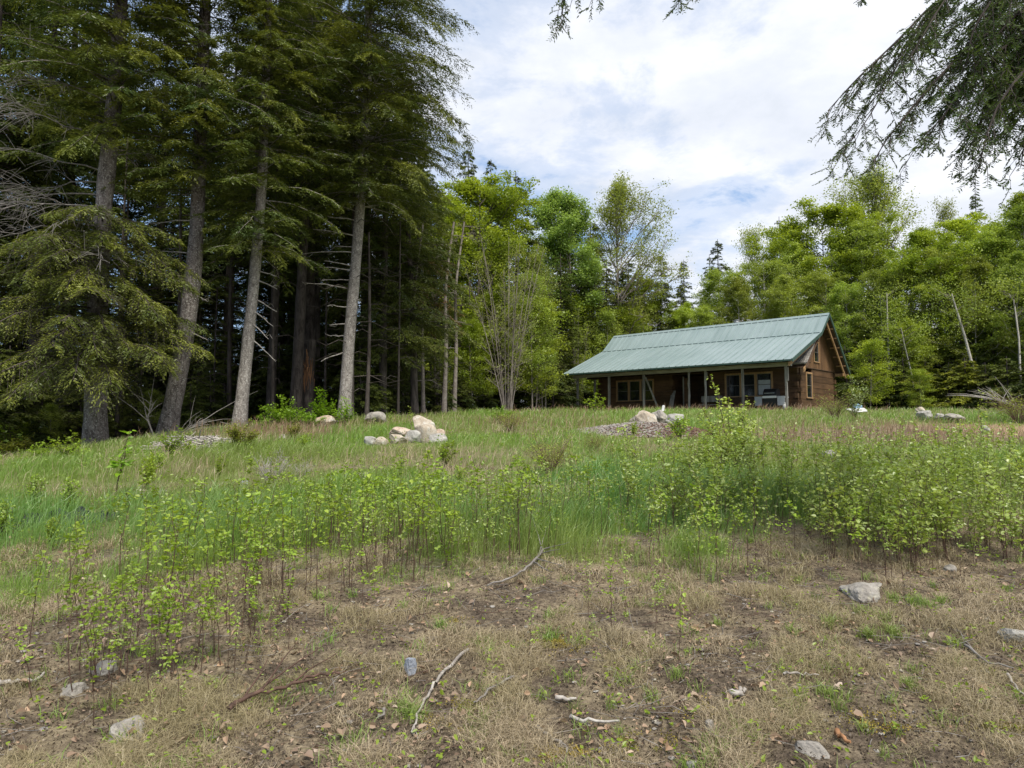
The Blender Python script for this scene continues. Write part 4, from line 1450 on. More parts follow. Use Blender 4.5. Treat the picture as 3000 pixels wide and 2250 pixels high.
def big_hemlock(label, pts, depth, r0, zc, rad, H, seed, nb=130, prof=None, low=None, dead=None, stubs=None, tmat='bark', fmat='hem', azpref=None, **kw):
    base, P = px_path(pts, depth, H)
    o = thing('hemlock_tree', label, 'hemlock', base, 0, None)
    gt, gf = conifer(seed, H, zc, rad, P, r0, nb=nb, prof=prof, leafL=kw.get('leafL', 0.12), leafW=0.26, dens=kw.get('dens', 13), sub=False, azpref=azpref, droop=kw.get('droop', 0.35), ztop=1, gaps=kw.get('gaps', 0.1))
    obj('trunk', gt, M[tmat], o, True)
    obj('crown', gf, M[fmat], o)
    zs = P[:, 2]
    r = np.random.default_rng(seed + 5)
    g2, tw = Geo(), []
    nfb = kw.get('front', 84)
    for i in range(nfb):
        zz = zc + 0.2 + (min(H - 1, zc + 10) - zc) * (i / nfb)
        p0 = np.array([np.interp(zz, zs, P[:, k]) for k in range(3)])
        spray_branch(g2, tw, r, p0, R(-90) + r.normal(0, 0.75), rad * r.uniform(0.35, 0.85), 0.5 * r.uniform(.6, 1.4), 0.25 * r.uniform(.2, 1.6), 0.115, 0.25, 20, hang=0.45, sub=False)
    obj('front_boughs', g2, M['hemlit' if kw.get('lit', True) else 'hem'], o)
    g3 = Geo()
    flush_twigs(g3, tw)
    obj('bough_wood', g3, M['barkdark'], o)
    if low:
        z0, z1, rd, n, az, mat, k2 = low
        g2, tw = Geo(), []
        for i in range(n):
            q = i / (n - 1)
            zz = z0 + (z1 - z0) * q
            p0 = np.array([np.interp(zz, zs, P[:, k]) for k in range(3)])
            a = az + r.normal(0, k2)
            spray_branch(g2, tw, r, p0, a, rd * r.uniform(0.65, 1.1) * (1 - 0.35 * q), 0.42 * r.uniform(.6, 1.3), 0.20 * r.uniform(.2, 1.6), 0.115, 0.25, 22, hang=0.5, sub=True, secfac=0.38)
        b = obj('low_boughs', g2, M[mat], o)
        b['label'] = 'yellow green drooping lower boughs'
        g3 = Geo()
        flush_twigs(g3, tw)
        obj('bough_wood', g3, M['barkdark'], o)
    if dead:
        tw = []
        for (zz, az, ln, rise, n) in dead:
            p0 = np.array([np.interp(zz, zs, P[:, k]) for k in range(3)])
            dead_spray(tw, r, p0, az, ln, rise, n, 0.024)
        g3 = Geo()
        flush_twigs(g3, tw)
        obj('dead_branches', g3, M['deaddark'], o)['label'] = 'bare grey dead branches'
    if stubs:
        for (zz, sx, ln, dz) in stubs:
            p0 = np.array([np.interp(zz, zs, P[:, k]) for k in range(3)])
            g3 = Geo()
            k5 = np.linspace(0, 1, 6)[:, None]
            Q = p0 + np.array([sx * ln, r.uniform(-.5, .1) * ln, dz]) * k5 + np.array([0, 0, -0.12 * ln]) * k5 ** 2 + r.normal(0, 0.02, (6, 3)) * k5
            tw = [(Q, np.linspace(0.028, 0.008, 6))]
            for j in range(int(r.integers(1, 4))):
                q = r.uniform(0.4, 0.95)
                b = Q[0] + (Q[-1] - Q[0]) * q
                tw.append((np.array([b, b + np.array([sx * .12, r.normal(0, .08), r.normal(0, .07)]), b + np.array([sx * .22, r.normal(0, .12), r.normal(0, .09)])]), np.array([.009, .006, .003])))
            flush_twigs(g3, tw, 5)
            obj('dead_branch', g3, M['deadwood'], o)
    return o


full = lambda q: min(1, 0.55 + 2.5 * q) * (1 - q) ** 0.4
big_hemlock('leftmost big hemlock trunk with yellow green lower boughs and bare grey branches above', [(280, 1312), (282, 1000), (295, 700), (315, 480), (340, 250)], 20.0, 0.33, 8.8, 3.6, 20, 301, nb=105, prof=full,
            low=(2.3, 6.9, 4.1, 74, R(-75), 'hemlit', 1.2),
            dead=[(7.6, R(200), 3.2, 0.0, 10), (8.0, R(170), 3.6, 0.15, 10), (8.3, R(185), 3.8, 0.35, 10), (7.2, R(235), 3.0, -0.05, 14), (8.8, R(10), 1.6, 0.3, 8), (6.9, R(-80), 2.0, 0.0, 10), (6.4, R(215), 3.0, 0.1, 12),
                  (9.6, R(190), 3.3, 0.45, 10), (10.4, R(215), 3.0, 0.3, 14), (9.2, R(240), 2.6, 0.2, 12), (6.0, R(300), 2.4, -0.1, 10)], gaps=0.16)
big_hemlock('second big hemlock trunk from the left, leaning right and curving upward', [(482, 1266), (520, 1120), (548, 960), (568, 800), (578, 650), (585, 450)], 21.5, 0.29, 7.6, 3.6, 21, 302, nb=150, prof=full,
            stubs=[(5.9, -1, 1.3, 0.25), (6.6, 1, 0.9, 0.2), (4.6, 1, 0.6, -0.2), (3.4, 1, 0.9, -0.25), (7.0, -1, 1.5, 0.0), (5.0, -1, 0.5, 0.05)], gaps=0.08)
big_hemlock('third big hemlock trunk, slim and grey, leaning right behind the round green bush', [(697, 1262), (722, 1050), (742, 850), (757, 680), (770, 500)], 22.0, 0.21, 5.6, 2.6, 20, 303, nb=170, tmat='barkpale', prof=lambda q: min(1, 0.75 + 2.0 * q) * (1 - q) ** 0.4, azpref=(R(20), 0.3),
            stubs=[(3.5, 1, 0.75, -0.55), (3.9, 1, 0.8, -0.5), (4.3, 1, 0.8, -0.4), (4.9, 1, 0.8, -0.25), (5.2, 1, 0.7, -0.15), (3.0, 1, 0.9, -0.7)])
big_hemlock('fourth big hemlock, its pale straight trunk carrying a row of dead side branches', [(1008, 1178), (1022, 1000), (1040, 800), (1052, 650), (1062, 520), (1075, 300)], 25.0, 0.235, 7.9, 4.25, 22, 304, nb=260, tmat='barkpale', prof=lambda q: min(1, 0.62 + 1.2 * q) * (1 - q) ** 0.25, azpref=(R(-10), 0.2),
            stubs=[(2.6, -1, 0.9, -0.3), (3.15, -1, 0.75, 0.1), (3.6, -1, 0.7, 0.05), (4.2, -1, 0.8, 0.15), (4.9, -1, 1.6, 0.3), (5.25, -1, 1.2, 0.15), (5.6, -1, 1.4, 0.25), (5.75, -1, 1.1, 0.3), (6.3, -1, 2.0, 0.15), (6.5, -1, 0.8, 0.1), (6.9, -1, 1.5, 0.3), (7.5, -1, 1.1, 0.2), (7.8, -1, 0.8, 0.4), (4.4, 1, 0.35, 0.2), (8.0, 1, 0.8, 0.1)], gaps=0.03)

# darker trunks standing further in
big_hemlock('dark hemlock trunk between the third and fourth pale trunks, nearest the third', [(792, 1190), (805, 900), (815, 600)], 28, 0.20, 6.0, 3.2, 19, 311, nb=130, lit=False, front=24, tmat='barkdark', prof=full, dens=11, leafL=0.14)
big_hemlock('dark hemlock trunk beside the splintered orange stump', [(865, 1190), (880, 900), (893, 600)], 27, 0.24, 7.0, 3.2, 20, 312, nb=130, lit=False, front=24, tmat='barkdark', prof=full, dens=11, leafL=0.14)
big_hemlock('double dark hemlock top seen between the third and fourth trunks, left stem', [(925, 1150), (930, 800), (930, 450)], 31, 0.2, 8.0, 3.0, 21, 313, nb=100, lit=False, front=24, tmat='barkdark', prof=full, dens=11, leafL=0.14)
big_hemlock('slim hemlock right of the pale fourth trunk, its boughs hanging low', [(1215, 1195), (1210, 900), (1190, 600)], 30, 0.17, 2.6, 2.7, 14.5, 314, nb=150, lit=False, front=24, prof=full, dens=12, tmat='barkdark')
big_hemlock('bushy hemlock between the pale fourth trunk and the slim bare trunks', [(1120, 1190), (1125, 900), (1130, 620)], 29, 0.18, 2.2, 3.0, 15.5, 315, nb=190, lit=False, front=24, prof=lambda q: 0.7 * (1 - q) ** 0.5 + 0.3, dens=12, tmat='barkdark')
base, P = px_path([(903, 1190), (905, 1080), (912, 1020), (908, 985)], 27.6)
o = thing('splintered_stump', 'tall snapped stump with raw orange splintered wood in the dark wood', 'stump', base)
g = Geo()
g.tube(np.vstack([P[:3], P[2] + [0.02, 0, 0.35]]), [0.24, 0.20, 0.18, 0.16], 9)
obj('trunk', g, M['barkdark'], o)
rs = np.random.default_rng(4)
g = Geo()
for k in range(34):
    a = R(-90) + rs.normal(0, 0.8)
    h0_ = rs.uniform(0.7, 2.2)
    rr0 = 0.19
    b0 = np.array([P[1][0] + rr0 * math.cos(a), rr0 * math.sin(a), h0_])
    g.bar(b0, b0 + np.array([rs.normal(0.02, .06), rs.uniform(-.06, 0.02), rs.uniform(0.25, 0.8)]), rs.uniform(.02, .06), 0.015)
obj('splintered_wood', g, M['splint'], o)

gL = 'evergreens crowding the dark wood at the left'
rr_ = random.Random(21)
for i, (px, d, top, pr) in enumerate([
        (-60, 24, -250, 'tallhem0'), (90, 27, -200, 'tallhem1'), (190, 30, -300, 'tallhem0'), (450, 34, -60, 'tallhem0'), (660, 33, 30, 'tallhem0'), (560, 38, 60, 'tallhem1'),
        (1150, 34, 150, 'tallhem1'), (30, 35, -100, 'tallhem0'), (300, 38, -50, 'tallhem1'), (720, 40, -20, 'tallhem0'), (850, 38, -100, 'tallhem1'), (990, 38, -60, 'tallhem0'), (-200, 26, -200, 'tallhem1'),
        (1060, 33, 40, 'tallhem0'), (900, 30, -150, 'tallhem1'), (1230, 36, 420, 'tallhem1'), (-350, 24, -200, 'tallhem0')]):
    T(pr, px, d, top, 'tall dark hemlock', gL, 1.12)
for i in range(46):
    px = -260 + 1500 * (i + rr_.random()) / 46
    d = rr_.uniform(31, 56) if px < 1000 else rr_.uniform(35, 56)
    T(['hem0', 'hem1', 'spruce0', 'hem2', 'spruce1'][i % 5], px, d, rr_.uniform(560, 960), 'dark evergreen deep in the wood', 'low dark evergreens in the depth of the left wood', 1.4)
for i in range(26):
    px = -100 + 1300 * (i + rr_.random()) / 26
    d = rr_.uniform(24, 38) if px > 500 else rr_.uniform(22, 36)
    p = at(px, 1240, d)
    put_tree('pole0', 'dead_pole_tree', 'thin bare trunk in the shade, ' + zone(px), 'dead tree', (p[0], d, ghs(p[0], d)), rr_.uniform(0, 6), (1.0 * rr_.uniform(.6, 1.5),) * 2 + (rr_.uniform(0.9, 1.9),), 'thin bare trunks in the left wood')
for i, (px, d, top, pr) in enumerate([(60, 21.5, 1225, 'young0'), (150, 22, 1190, 'young1'), (440, 24, 1150, 'young1'), (30, 22, 1010, 'lowhem'), (130, 24, 1060, 'lowhem'), (-80, 21, 960, 'lowhem'), (240, 25, 1080, 'lowhem'), (390, 27, 1090, 'lowhem'), (620, 27, 1080, 'lowhem'),
                                      (560, 25, 1120, 'lowhem'), (820, 30, 1000, 'lowhem'), (940, 31, 1040, 'lowhem'), (660, 31, 980, 'lowhem'), (1090, 33, 900, 'hem1'), (1180, 34, 860, 'hem0'), (1060, 28, 1010, 'lowhem'), (1160, 31, 1060, 'lowhem'), (1280, 35, 1070, 'lowhem')]):
    T(pr, px, d, top, ['leafy young tree', 'small leafy young tree', 'young tree', 'young hemlock'][min(i, 3)] + [' at the far left edge of the wood', ' second from the left edge of the wood', ' behind the second big trunk',
      ' under the tall ones'][min(i, 3)], 'young hemlocks under the left wood' if i > 2 else None, 1.2)
# dying brownish branch mass hanging beside the slim trunks
base, P = px_path([(1240, 1195), (1238, 1000), (1236, 850), (1240, 760)], 33)
o = thing('dying_hemlock', 'slim dying hemlock with brown needles left of the vivid maple', 'hemlock', base)
gt, gf = conifer(320, 8.0, 4.2, 1.9, P, 0.10, nb=46, leafL=0.13, dens=10, prof=lambda q: 0.9, ztop=1, droop=0.5)
obj('trunk', gt, M['barkgrey'], o, True)
obj('crown', gf, M['hembrown'], o)
for px, d, r0 in ((1210, 31, 0.09), (1330, 36, 0.12), (1300, 33, 0.13)):
    base, P = px_path([(px, 1195), (px + 8, 1000), (px + 2, 850), (px + 30, 650)], d)
    o = thing('bare_trunk_tree', {1210: 'thin pale trunk right of the low hanging hemlock', 1330: 'slim grey trunk under the vivid maple', 1300: 'slightly crooked grey trunk left of the vivid maple'}[px], 'tree', base)
    gt, tw = Geo(), []
    trunk_geo(gt, P, r0, 0.05, 8, int(px))
    rq = np.random.default_rng(int(px))
    for k in range(14):
        zz = rq.uniform(1.0, P[-1][2])
        dead_spray(tw, rq, np.array([np.interp(zz, P[:, 2], P[:, j]) for j in range(3)]), rq.uniform(0, 6.28), rq.uniform(.6, 1.6), 0.2, 3, 0.02)
    flush_twigs(gt, tw)
    obj('trunk', gt, M['barkgrey'], o, True)

# ------------------------------------------------------------ the hemlock beside the camera whose boughs hang into the picture
base = np.array([7.4, 5.2, ghs(7.4, 5.2)])
o = thing('overhanging_hemlock', 'near hemlock whose dark drooping boughs hang into the upper right corner', 'hemlock', base)
gt = Geo()
trunk_geo(gt, [(0, 0, -0.3), (0.05, 0, 5), (-0.05, 0.1, 11)], 0.30, 0.12, 12, 9)
obj('trunk', gt, M['bark'], o, True)


def near_bough(pts, depths, r, width=0.75, dens=15, seedoff=0, hang=0.28):
    width, dens = width * 1.25, dens * 0.74
    """detailed bough through photo points at given depths"""
    W = np.array([at(a, b, d) for (a, b), d in zip(pts, depths)]) - base
    n = len(W)
    u = np.linspace(0, n - 1, n * 5)
    P = np.stack([np.interp(u, np.arange(n), W[:, k]) for k in range(3)], 1)
    for _ in range(4):
        P[1:-1] = (P[:-2] + 2 * P[1:-1] + P[2:]) / 4
    gf, tw = Geo(), []
    seg = np.linalg.norm(np.diff(P, axis=0), axis=1)
    s = np.concatenate([[0], np.cumsum(seg)])
    Ln = s[-1]
    tw.append((P, np.linspace(0.02, 0.003, len(P)) * (0.4 + 0.13 * Ln)))
    ns = int(dens * Ln)
    T_ = nrm(np.gradient(P, axis=0))
    for i in range(ns):
        q = Ln * (0.04 + 0.96 * (i + r.random()) / ns)
        b = np.array([np.interp(q, s, P[:, k]) for k in range(3)])
        tt = np.array([np.interp(q, s, T_[:, k]) for k in range(3)])
        sg = 1 if i % 2 else -1
        sd = nrm(np.cross(tt, np.array([0, 0, 1.0])))
        a = r.uniform(0.5, 1.0)
        d = nrm(tt * math.cos(a) + sd * sg * math.sin(a) + np.array([0, 0, r.uniform(-0.5, 0.12)]))
        l2 = width * min(1, 0.28 + (Ln - q) / (Ln * 0.7)) * r.uniform(0.5, 1.1)
        K = 6
        k6 = np.linspace(0, 1, K)[:, None]
        P2 = b + d * l2 * k6 + np.array([0, 0, -hang]) * l2 * k6 ** 2 + r.normal(0, 0.008, (K, 3)) * k6
        tw.append((P2, np.linspace(0.0042, 0.0012, K)))
        nt_ = max(4, int(l2 / 0.042))
        ts = r.uniform(0.08, 1.0, nt_)
        ts[0] = 1.0
        B = np.stack([np.interp(ts, k6[:, 0], P2[:, k]) for k in range(3)], 1)
        d2 = nrm(P2[-1] - P2[0])
        sd2 = nrm(np.cross(d2, np.array([0.1, 0.1, 1.0])))
        sg2 = np.where(np.arange(nt_) % 2, 1, -1) * r.uniform(0.3, 1.0, nt_)
        D = nrm(d2 + sd2 * sg2[:, None] + np.stack([r.normal(0, .2, nt_), r.normal(0, .2, nt_), r.normal(-0.35, .25, nt_)], 1))
        l3 = r.uniform(0.05, 0.16, nt_) * (0.7 + 0.5 * width)
        E = B + D * l3[:, None]
        m = (B + E) / 2 + np.array([0, 0, -0.006])
        gtw = np.stack([B, m, E], 1)
        for a3 in gtw:
            tw.append((a3, np.array([.0025, .002, .001])))
        nf = 17
        tf = np.linspace(0.05, 1.05, nf)
        C = B[:, None] + (E - B)[:, None] * tf[None, :, None]
        sd3 = nrm(np.cross(D, np.array([0, 0, 1.0]) + r.normal(0, .5, D.shape)))
        s3 = np.where(np.arange(nf) % 2, 1, -1)
        FD = D[:, None] * 0.7 + sd3[:, None] * s3[None, :, None] + r.normal(0, 0.25, C.shape)
        NN = r.normal(0, 1, C.shape)
        Lf = 0.030 * r.uniform(0.7, 1.3, C.shape[:2])
        gf.leaves(C.reshape(-1, 3), FD.reshape(-1, 3), NN.reshape(-1, 3), Lf.ravel(), Lf.ravel() * 0.30)
    g3 = Geo()
    flush_twigs(g3, tw, 5)
    w = obj('bough', g3, M['barkdark'], o)
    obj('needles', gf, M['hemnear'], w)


rb = np.random.default_rng(77)
tr = (3600, -80)
near_bough([tr, (3100, -120), (2760, -20), (2640, 110), (2510, 230), (2425, 325)], [5.3, 5.5, 5.7, 5.6, 5.5, 5.5], rb, 0.75, 15)
near_bough([(2780, -30), (2700, 60), (2650, 150), (2550, 340), (2455, 465)], [5.7, 5.7, 5.6, 5.5, 5.4], rb, 0.5, 14)
near_bough([tr, (3150, -60), (2850, 120), (2720, 260), (2610, 390), (2560, 470)], [5.3, 5.2, 5.1, 5.0, 5.0, 5.0], rb, 0.62, 15)
near_bough([tr, (3200, 0), (2980, 100), (2820, 250), (2760, 350), (2700, 400)], [5.3, 5.0, 4.9, 4.9, 4.9, 4.9], rb, 0.7, 18)
near_bough([tr, (3220, 60), (3050, 150), (2930, 290), (2885, 410), (2868, 500)], [5.3, 4.8, 4.6, 4.6, 4.6, 4.6], rb, 0.5, 18)
near_bough([tr, (3150, -40), (2950, 20), (2800, 60), (2740, 100)], [5.3, 5.6, 5.6, 5.6, 5.6], rb, 0.7, 16)
near_bough([tr, (3250, 100), (3100, 230), (3010, 380), (2990, 490)], [5.3, 4.8, 4.6, 4.6, 4.6], rb, 0.45, 17)
near_bough([tr, (3200, -150), (2950, -60), (2850, 80), (2830, 200)], [5.3, 5.0, 4.8, 4.8, 4.8], rb, 0.7, 20)
near_bough([tr, (3300, 20), (3080, 60), (2960, 180), (2900, 300)], [5.3, 5.2, 5.2, 5.2, 5.2], rb, 0.75, 20)
for a_, b_, c_, w_ in (((3080, -60), (2900, 120), (2800, 300), .75), ((3180, 60), (3020, 260), (2940, 400), .6), ((3050, -180), (2800, -60), (2660, 180), .6), ((3120, -20), (2960, 220), (2850, 420), .6), ((3200, -60), (3060, 120), (3000, 330), .8), ((3100, -200), (2980, -80), (2900, 40), .9)):
    near_bough([tr, a_, b_, c_], [5.3, 5.1 + w_ * .3, 5.0, 4.9], rb, w_, 17)
near_bough([tr, (3000, -420), (2400, -330), (1900, -200), (1690, -60), (1658, -20), (1645, 40)], [5.3, 5.4, 5.0, 4.7, 4.6, 4.6, 4.6], rb, 0.55, 20)
near_bough([tr, (3000, -380), (2500, -260), (2150, -120), (2010, -60), (1985, -5)], [5.3, 5.6, 5.4, 5.2, 5.2, 5.2], rb, 0.42, 18)
near_bough([tr, (3000, -260), (2700, -140), (2560, -30), (2500, 10)], [5.3, 5.9, 5.9, 5.9, 5.9], rb, 0.18, 4)

# ------------------------------------------------------------ rocks
import bmesh


def ico(sub=3):
    bm = bmesh.new()
    bmesh.ops.create_icosphere(bm, subdivisions=sub, radius=1.0)
    V = np.array([v.co[:] for v in bm.verts])
    F = np.array([[v.index for v in f.verts] for f in bm.faces])
    bm.free()
    return V, F


ICO3, ICO4 = ico(3), ico(4)


def rock_geo(seed, dims, ang=0.5, sub=4, rough=0.06):
    r = np.random.default_rng(seed)
    V, F = ICO4 if sub == 4 else ICO3
    V = V.copy()
    cb = 0.85 if ang > 0.7 else 0.5
    ang = max(ang, 0.4)
    V = V * (1 - cb) + cb * V / np.abs(V).max(1)[:, None] * 0.85
    V = V @ np.linalg.qr(r.normal(0, 1, (3, 3)) * 0.25 + np.eye(3))[0]
    # planar cuts give the broken faces
    for k in range(int(5 + ang * 12)):
        n = nrm(r.normal(0, 1, 3))
        d = r.uniform(0.55, 0.95) if ang > 0.3 else r.uniform(0.82, 0.98)
        q = V @ n - d
        V = V - np.where(q > 0, q * (0.75 + 0.25 * ang), 0)[:, None] * n
    o = r.uniform(0, 50, 3)
    nn = fbm(V[:, 0] * 1.6 + o[0] + V[:, 2], V[:, 1] * 1.6 + o[1] - V[:, 2] * 1.3, seed, 4) - 0.5
    n2 = fbm(V[:, 0] * 5 + o[2] + V[:, 2] * 4, V[:, 1] * 5 - V[:, 2] * 5, seed + 9, 3) - 0.5
    V = V * (1 + 0.35 * nn + rough * 1.6 * n2)[:, None]
    V = V / np.abs(V).max(0) * np.array(dims) / 2
    g = Geo()
    g.add(V, F)
    return g


def rock_px(label, x0, x1, y0, y1, mat, seed, depth=None, ang=0.35, dy=None, sink=0.12, rot=0.0, cat='rock', group=None, name='boulder', tilt=0.0):
    cx = (x0 + x1) / 2
    if depth is None:
        depth = ground_px(cx, y1)[1]
    a, b = at(x0, y0, depth), at(x1, y1, depth)
    w, h = b[0] - a[0], a[2] - b[2]
    if group and 'pile of pale' in group:
        w, h, sink = w * 1.18, h * 1.06, 0.3
    if group and 'broken slabs' in group:
        w, h = w * 1.2, h * 1.3
    d = dy if dy else w * 0.85
    h2 = h * (1 + sink)
    g = rock_geo(seed, (w, d, h2), ang)
    o = link(name, g.mesh(name, M[mat], ang < 0.3))
    o.location = ((a[0] + b[0]) / 2, depth + d * 0.35, a[2] - h2 / 2)
    o.rotation_euler = (0, tilt, rot)
    tag(o, label, cat, group)
    return o


gB = 'pile of pale boulders in the middle of the field'
rock_px('largest rounded tan boulder on top of the pile in the field', 1204, 1272, 1216, 1268, 'rock_tan', 1, 17.3, 0.1, group=gB)
rock_px('grey and tan boulder leaning in front of the largest boulder of the pile', 1222, 1280, 1240, 1292, 'rock_tan', 2, 16.6, 0.2, group=gB)
rock_px('flat pinkish brown slab boulder lying on the left of the pile', 1141, 1202, 1249, 1276, 'rock_pink', 3, 16.9, 0.3, group=gB)
rock_px('tan boulder under the flat pinkish slab in the pile', 1138, 1185, 1270, 1300, 'rock_tan', 4, 16.3, 0.3, group=gB)
rock_px('pale grey rounded boulder at the far left end of the pile', 1066, 1100, 1278, 1301, 'rock_grey', 5, 16.0, 0.15, group=gB)
rock_px('tan rounded boulder second from the left end of the pile', 1099, 1136, 1278, 1305, 'rock_tan', 6, 16.0, 0.2, group=gB)
rock_px('low grey boulder half hidden in grass in the middle of the pile', 1184, 1232, 1259, 1292, 'rock_grey', 7, 16.5, 0.2, group=gB)
rock_px('small pinkish boulder at the upper right end of the pile', 1275, 1305, 1256, 1276, 'rock_pink', 8, 16.8, 0.3, group=gB)
rock_px('pale grey boulder at the lower right end of the pile', 1260, 1310, 1269, 1294, 'rock_grey', 9, 16.3, 0.3, group=gB)
rock_px('grey lichen covered rock at the edge of the wood behind the boulder pile', 1056, 1128, 1205, 1243, 'rock_flat', 10, 23.5, 0.2)
rock_px('pinkish rock between the two bright green bushes', 917, 978, 1216, 1256, 'rock_pink', 11, 21.6, 0.35)
# slabs on the mulch heap in front of the porch
gS = 'broken slabs on the mulch heap before the porch'
rock_px('slanting tan slab with an orange broken face, left front of the heap', 1871, 1930, 1199, 1253, 'rock_tan', 21, 20.6, 0.95, tilt=-0.25, group=gS, name='rock_slab')
rock_px('big flat beige slab leaning on top of the heap before the porch', 1905, 1972, 1193, 1246, 'rock_flat', 22, 21.3, 0.9, tilt=0.18, group=gS, name='rock_slab', dy=1.0)
rock_px('white speckled rock at the right end of the heap before the porch', 1954, 2004, 1211, 1236, 'rock_grey', 23, 20.9, 0.5, group=gS, name='rock_slab')
rock_px('low grey rock behind the left end of the heap before the porch', 1850, 1890, 1214, 1236, 'rock_flat', 24, 21.8, 0.6, group=gS, name='rock_slab')
# rocks at the right
gT = 'rocks in the grass at the right'
rock_px('grey blocky rock in the grass right of the cabin, left of three', 2694, 2741, 1202, 1232, 'rock_grey', 31, 24.5, 0.6, group=gT)
rock_px('small rock behind the grey blocky rock at right', 2686, 2712, 1191, 1208, 'rock_tan', 32, 26.0, 0.5, group=gT)
rock_px('middle of the three rocks in the grass right of the cabin', 2742, 2773, 1210, 1228, 'rock_grey', 33, 24.5, 0.3, group=gT)
rock_px('wide pale wedge shaped rock in the grass at right', 2777, 2837, 1210, 1234, 'rock_flat', 34, 24.0, 0.6, group=gT)
rock_px('grey rock low on the bank under the three rocks at right', 2875, 2905, 1246, 1270, 'rock_grey', 35, 19.0, 0.5, group=gT)
rock_px('grey rock half hidden in the leafy thicket, left one', 2414, 2460, 1318, 1346, 'rock_grey', 36, 13.5, 0.5, group=gT)
rock_px('grey rock half hidden in the leafy thicket, right one', 2490, 2512, 1304, 1330, 'rock_grey', 37, 14.0, 0.5, group=gT)
# left side
rock_px('pale wedge shaped slab in the green grass at left', 362, 432, 1432, 1470, 'rock_tan', 41, None, 0.8, name='rock_slab', tilt=-0.3)
rock_px('small grey rock right of the pale wedge shaped slab', 455, 486, 1434, 1454, 'rock_grey', 42, None, 0.5)
rock_px('low pale rock at the left edge of the field', -10, 56, 1484, 1506, 'rock_flat', 43, None, 0.6)
rock_px('small flat rock on the bare brown band at left', 166, 196, 1459, 1474, 'rock_grey', 44, None, 0.5)
rock_px('tan rock at the foot of the leftmost big trunk, left one', 224, 262, 1325, 1346, 'rock_tan', 45, 18.6, 0.3)
rock_px('low brown rock directly before the leftmost big trunk', 280, 314, 1323, 1340, 'rock_pink', 46, 18.6, 0.3)
rock_px('small grey rock right of the leftmost big trunk', 312, 338, 1318, 1336, 'rock_grey', 47, 18.8, 0.4)
rock_px('pale rounded rock right of the leftmost big trunk', 352, 387, 1306, 1334, 'rock_grey', 48, 18.6, 0.3)
rock_px('pale pointed rock sticking up in the heap of grey sticks', 479, 505, 1300, 1330, 'rock_grey', 49, 18.4, 0.7)
rock_px('second pale rock in the heap of grey sticks', 503, 526, 1308, 1328, 'rock_grey', 50, 18.6, 0.7)
# foreground
rock_px('flat grey rock in the dry grass below the leafy thicket', 2484, 2600, 1711, 1762, 'rock_flat', 61, None, 0.5, sink=0.6)
rock_px('pale rock cut by the right edge of the photo', 2955, 3040, 1838, 1886, 'rock_grey', 62, None, 0.4, sink=0.4)
rock_px('small grey mottled rock in the right foreground', 2066, 2106, 2113, 2156, 'rock_flat', 63, None, 0.4, sink=0.4)
rock_px('flat dark grey rock lying in the foreground near the bottom', 2332, 2446, 2182, 2232, 'rock_flat', 64, None, 0.5, sink=0.8)
rock_px('small pale rock at the bottom edge of the photo', 2010, 2048, 2230, 2262, 'rock_grey', 65, None, 0.3, sink=0.4)
rock_px('small flat rock behind the thicket stems at right', 2766, 2811, 1656, 1676, 'rock_flat', 66, None, 0.5, sink=0.5)
rock_px('flat pale rock among stems in the left foreground', 250, 328, 1942, 1982, 'rock_flat', 67, None, 0.6, sink=0.8)
rock_px('long tan rock in the left foreground near the bottom', 312, 428, 2112, 2182, 'rock_flat', 68, None, 0.5, sink=0.6)
rock_px('upright blue grey stone chunk standing in the dry grass', 1180, 1224, 1930, 1986, 'slate', 69, None, 0.95, dy=0.07, sink=0.05, tilt=0.25, name='stone_chunk')
rock_px('sunken grey ledge at the far left of the foreground', 140, 240, 2005, 2040, 'rock_flat', 70, None, 0.5, sink=1.5)
rock_px('sunken pale ledge in the green field above the sapling band', 1000, 1090, 1386, 1402, 'rock_flat', 71, None, 0.5, sink=1.0)
rock_px('bluish rock in the grass left of the dead pale shrub', 700, 728, 1404, 1422, 'slate', 72, None, 0.4, sink=0.5)
rock_px('pale rock behind the yellowing evergreen shrub', 812, 840, 1272, 1286, 'rock_grey', 73, None, 0.4, sink=0.5)

# small stones scattered over the bare ground: nobody could count them
g = Geo()
r = np.random.default_rng(91)
for k in range(900):
    d = math.exp(r.uniform(math.log(2.6), math.log(5)))
    x = r.uniform(-0.8, 0.8) * d
    if float(green_mask(x, d)) > 0.45:
        continue
    sz = 0.006 + 0.022 * r.random() ** 3
    V, F = ICO3
    W = V * np.array([sz, sz * r.uniform(.6, 1), sz * 0.45]) * 0.6
    W = W * (1 + 0.25 * np.sin(V @ r.normal(0, 3, 3)))[:, None]
    g.add(W + np.array([x, d, ghs(x, d) + sz * 0.12]), F)
tag(obj('pebbles', g, M['rock_flat'], None, True), 'small stones scattered over the bare ground', 'pebbles', kind='stuff')

# ------------------------------------------------------------ sticks, logs and heaps


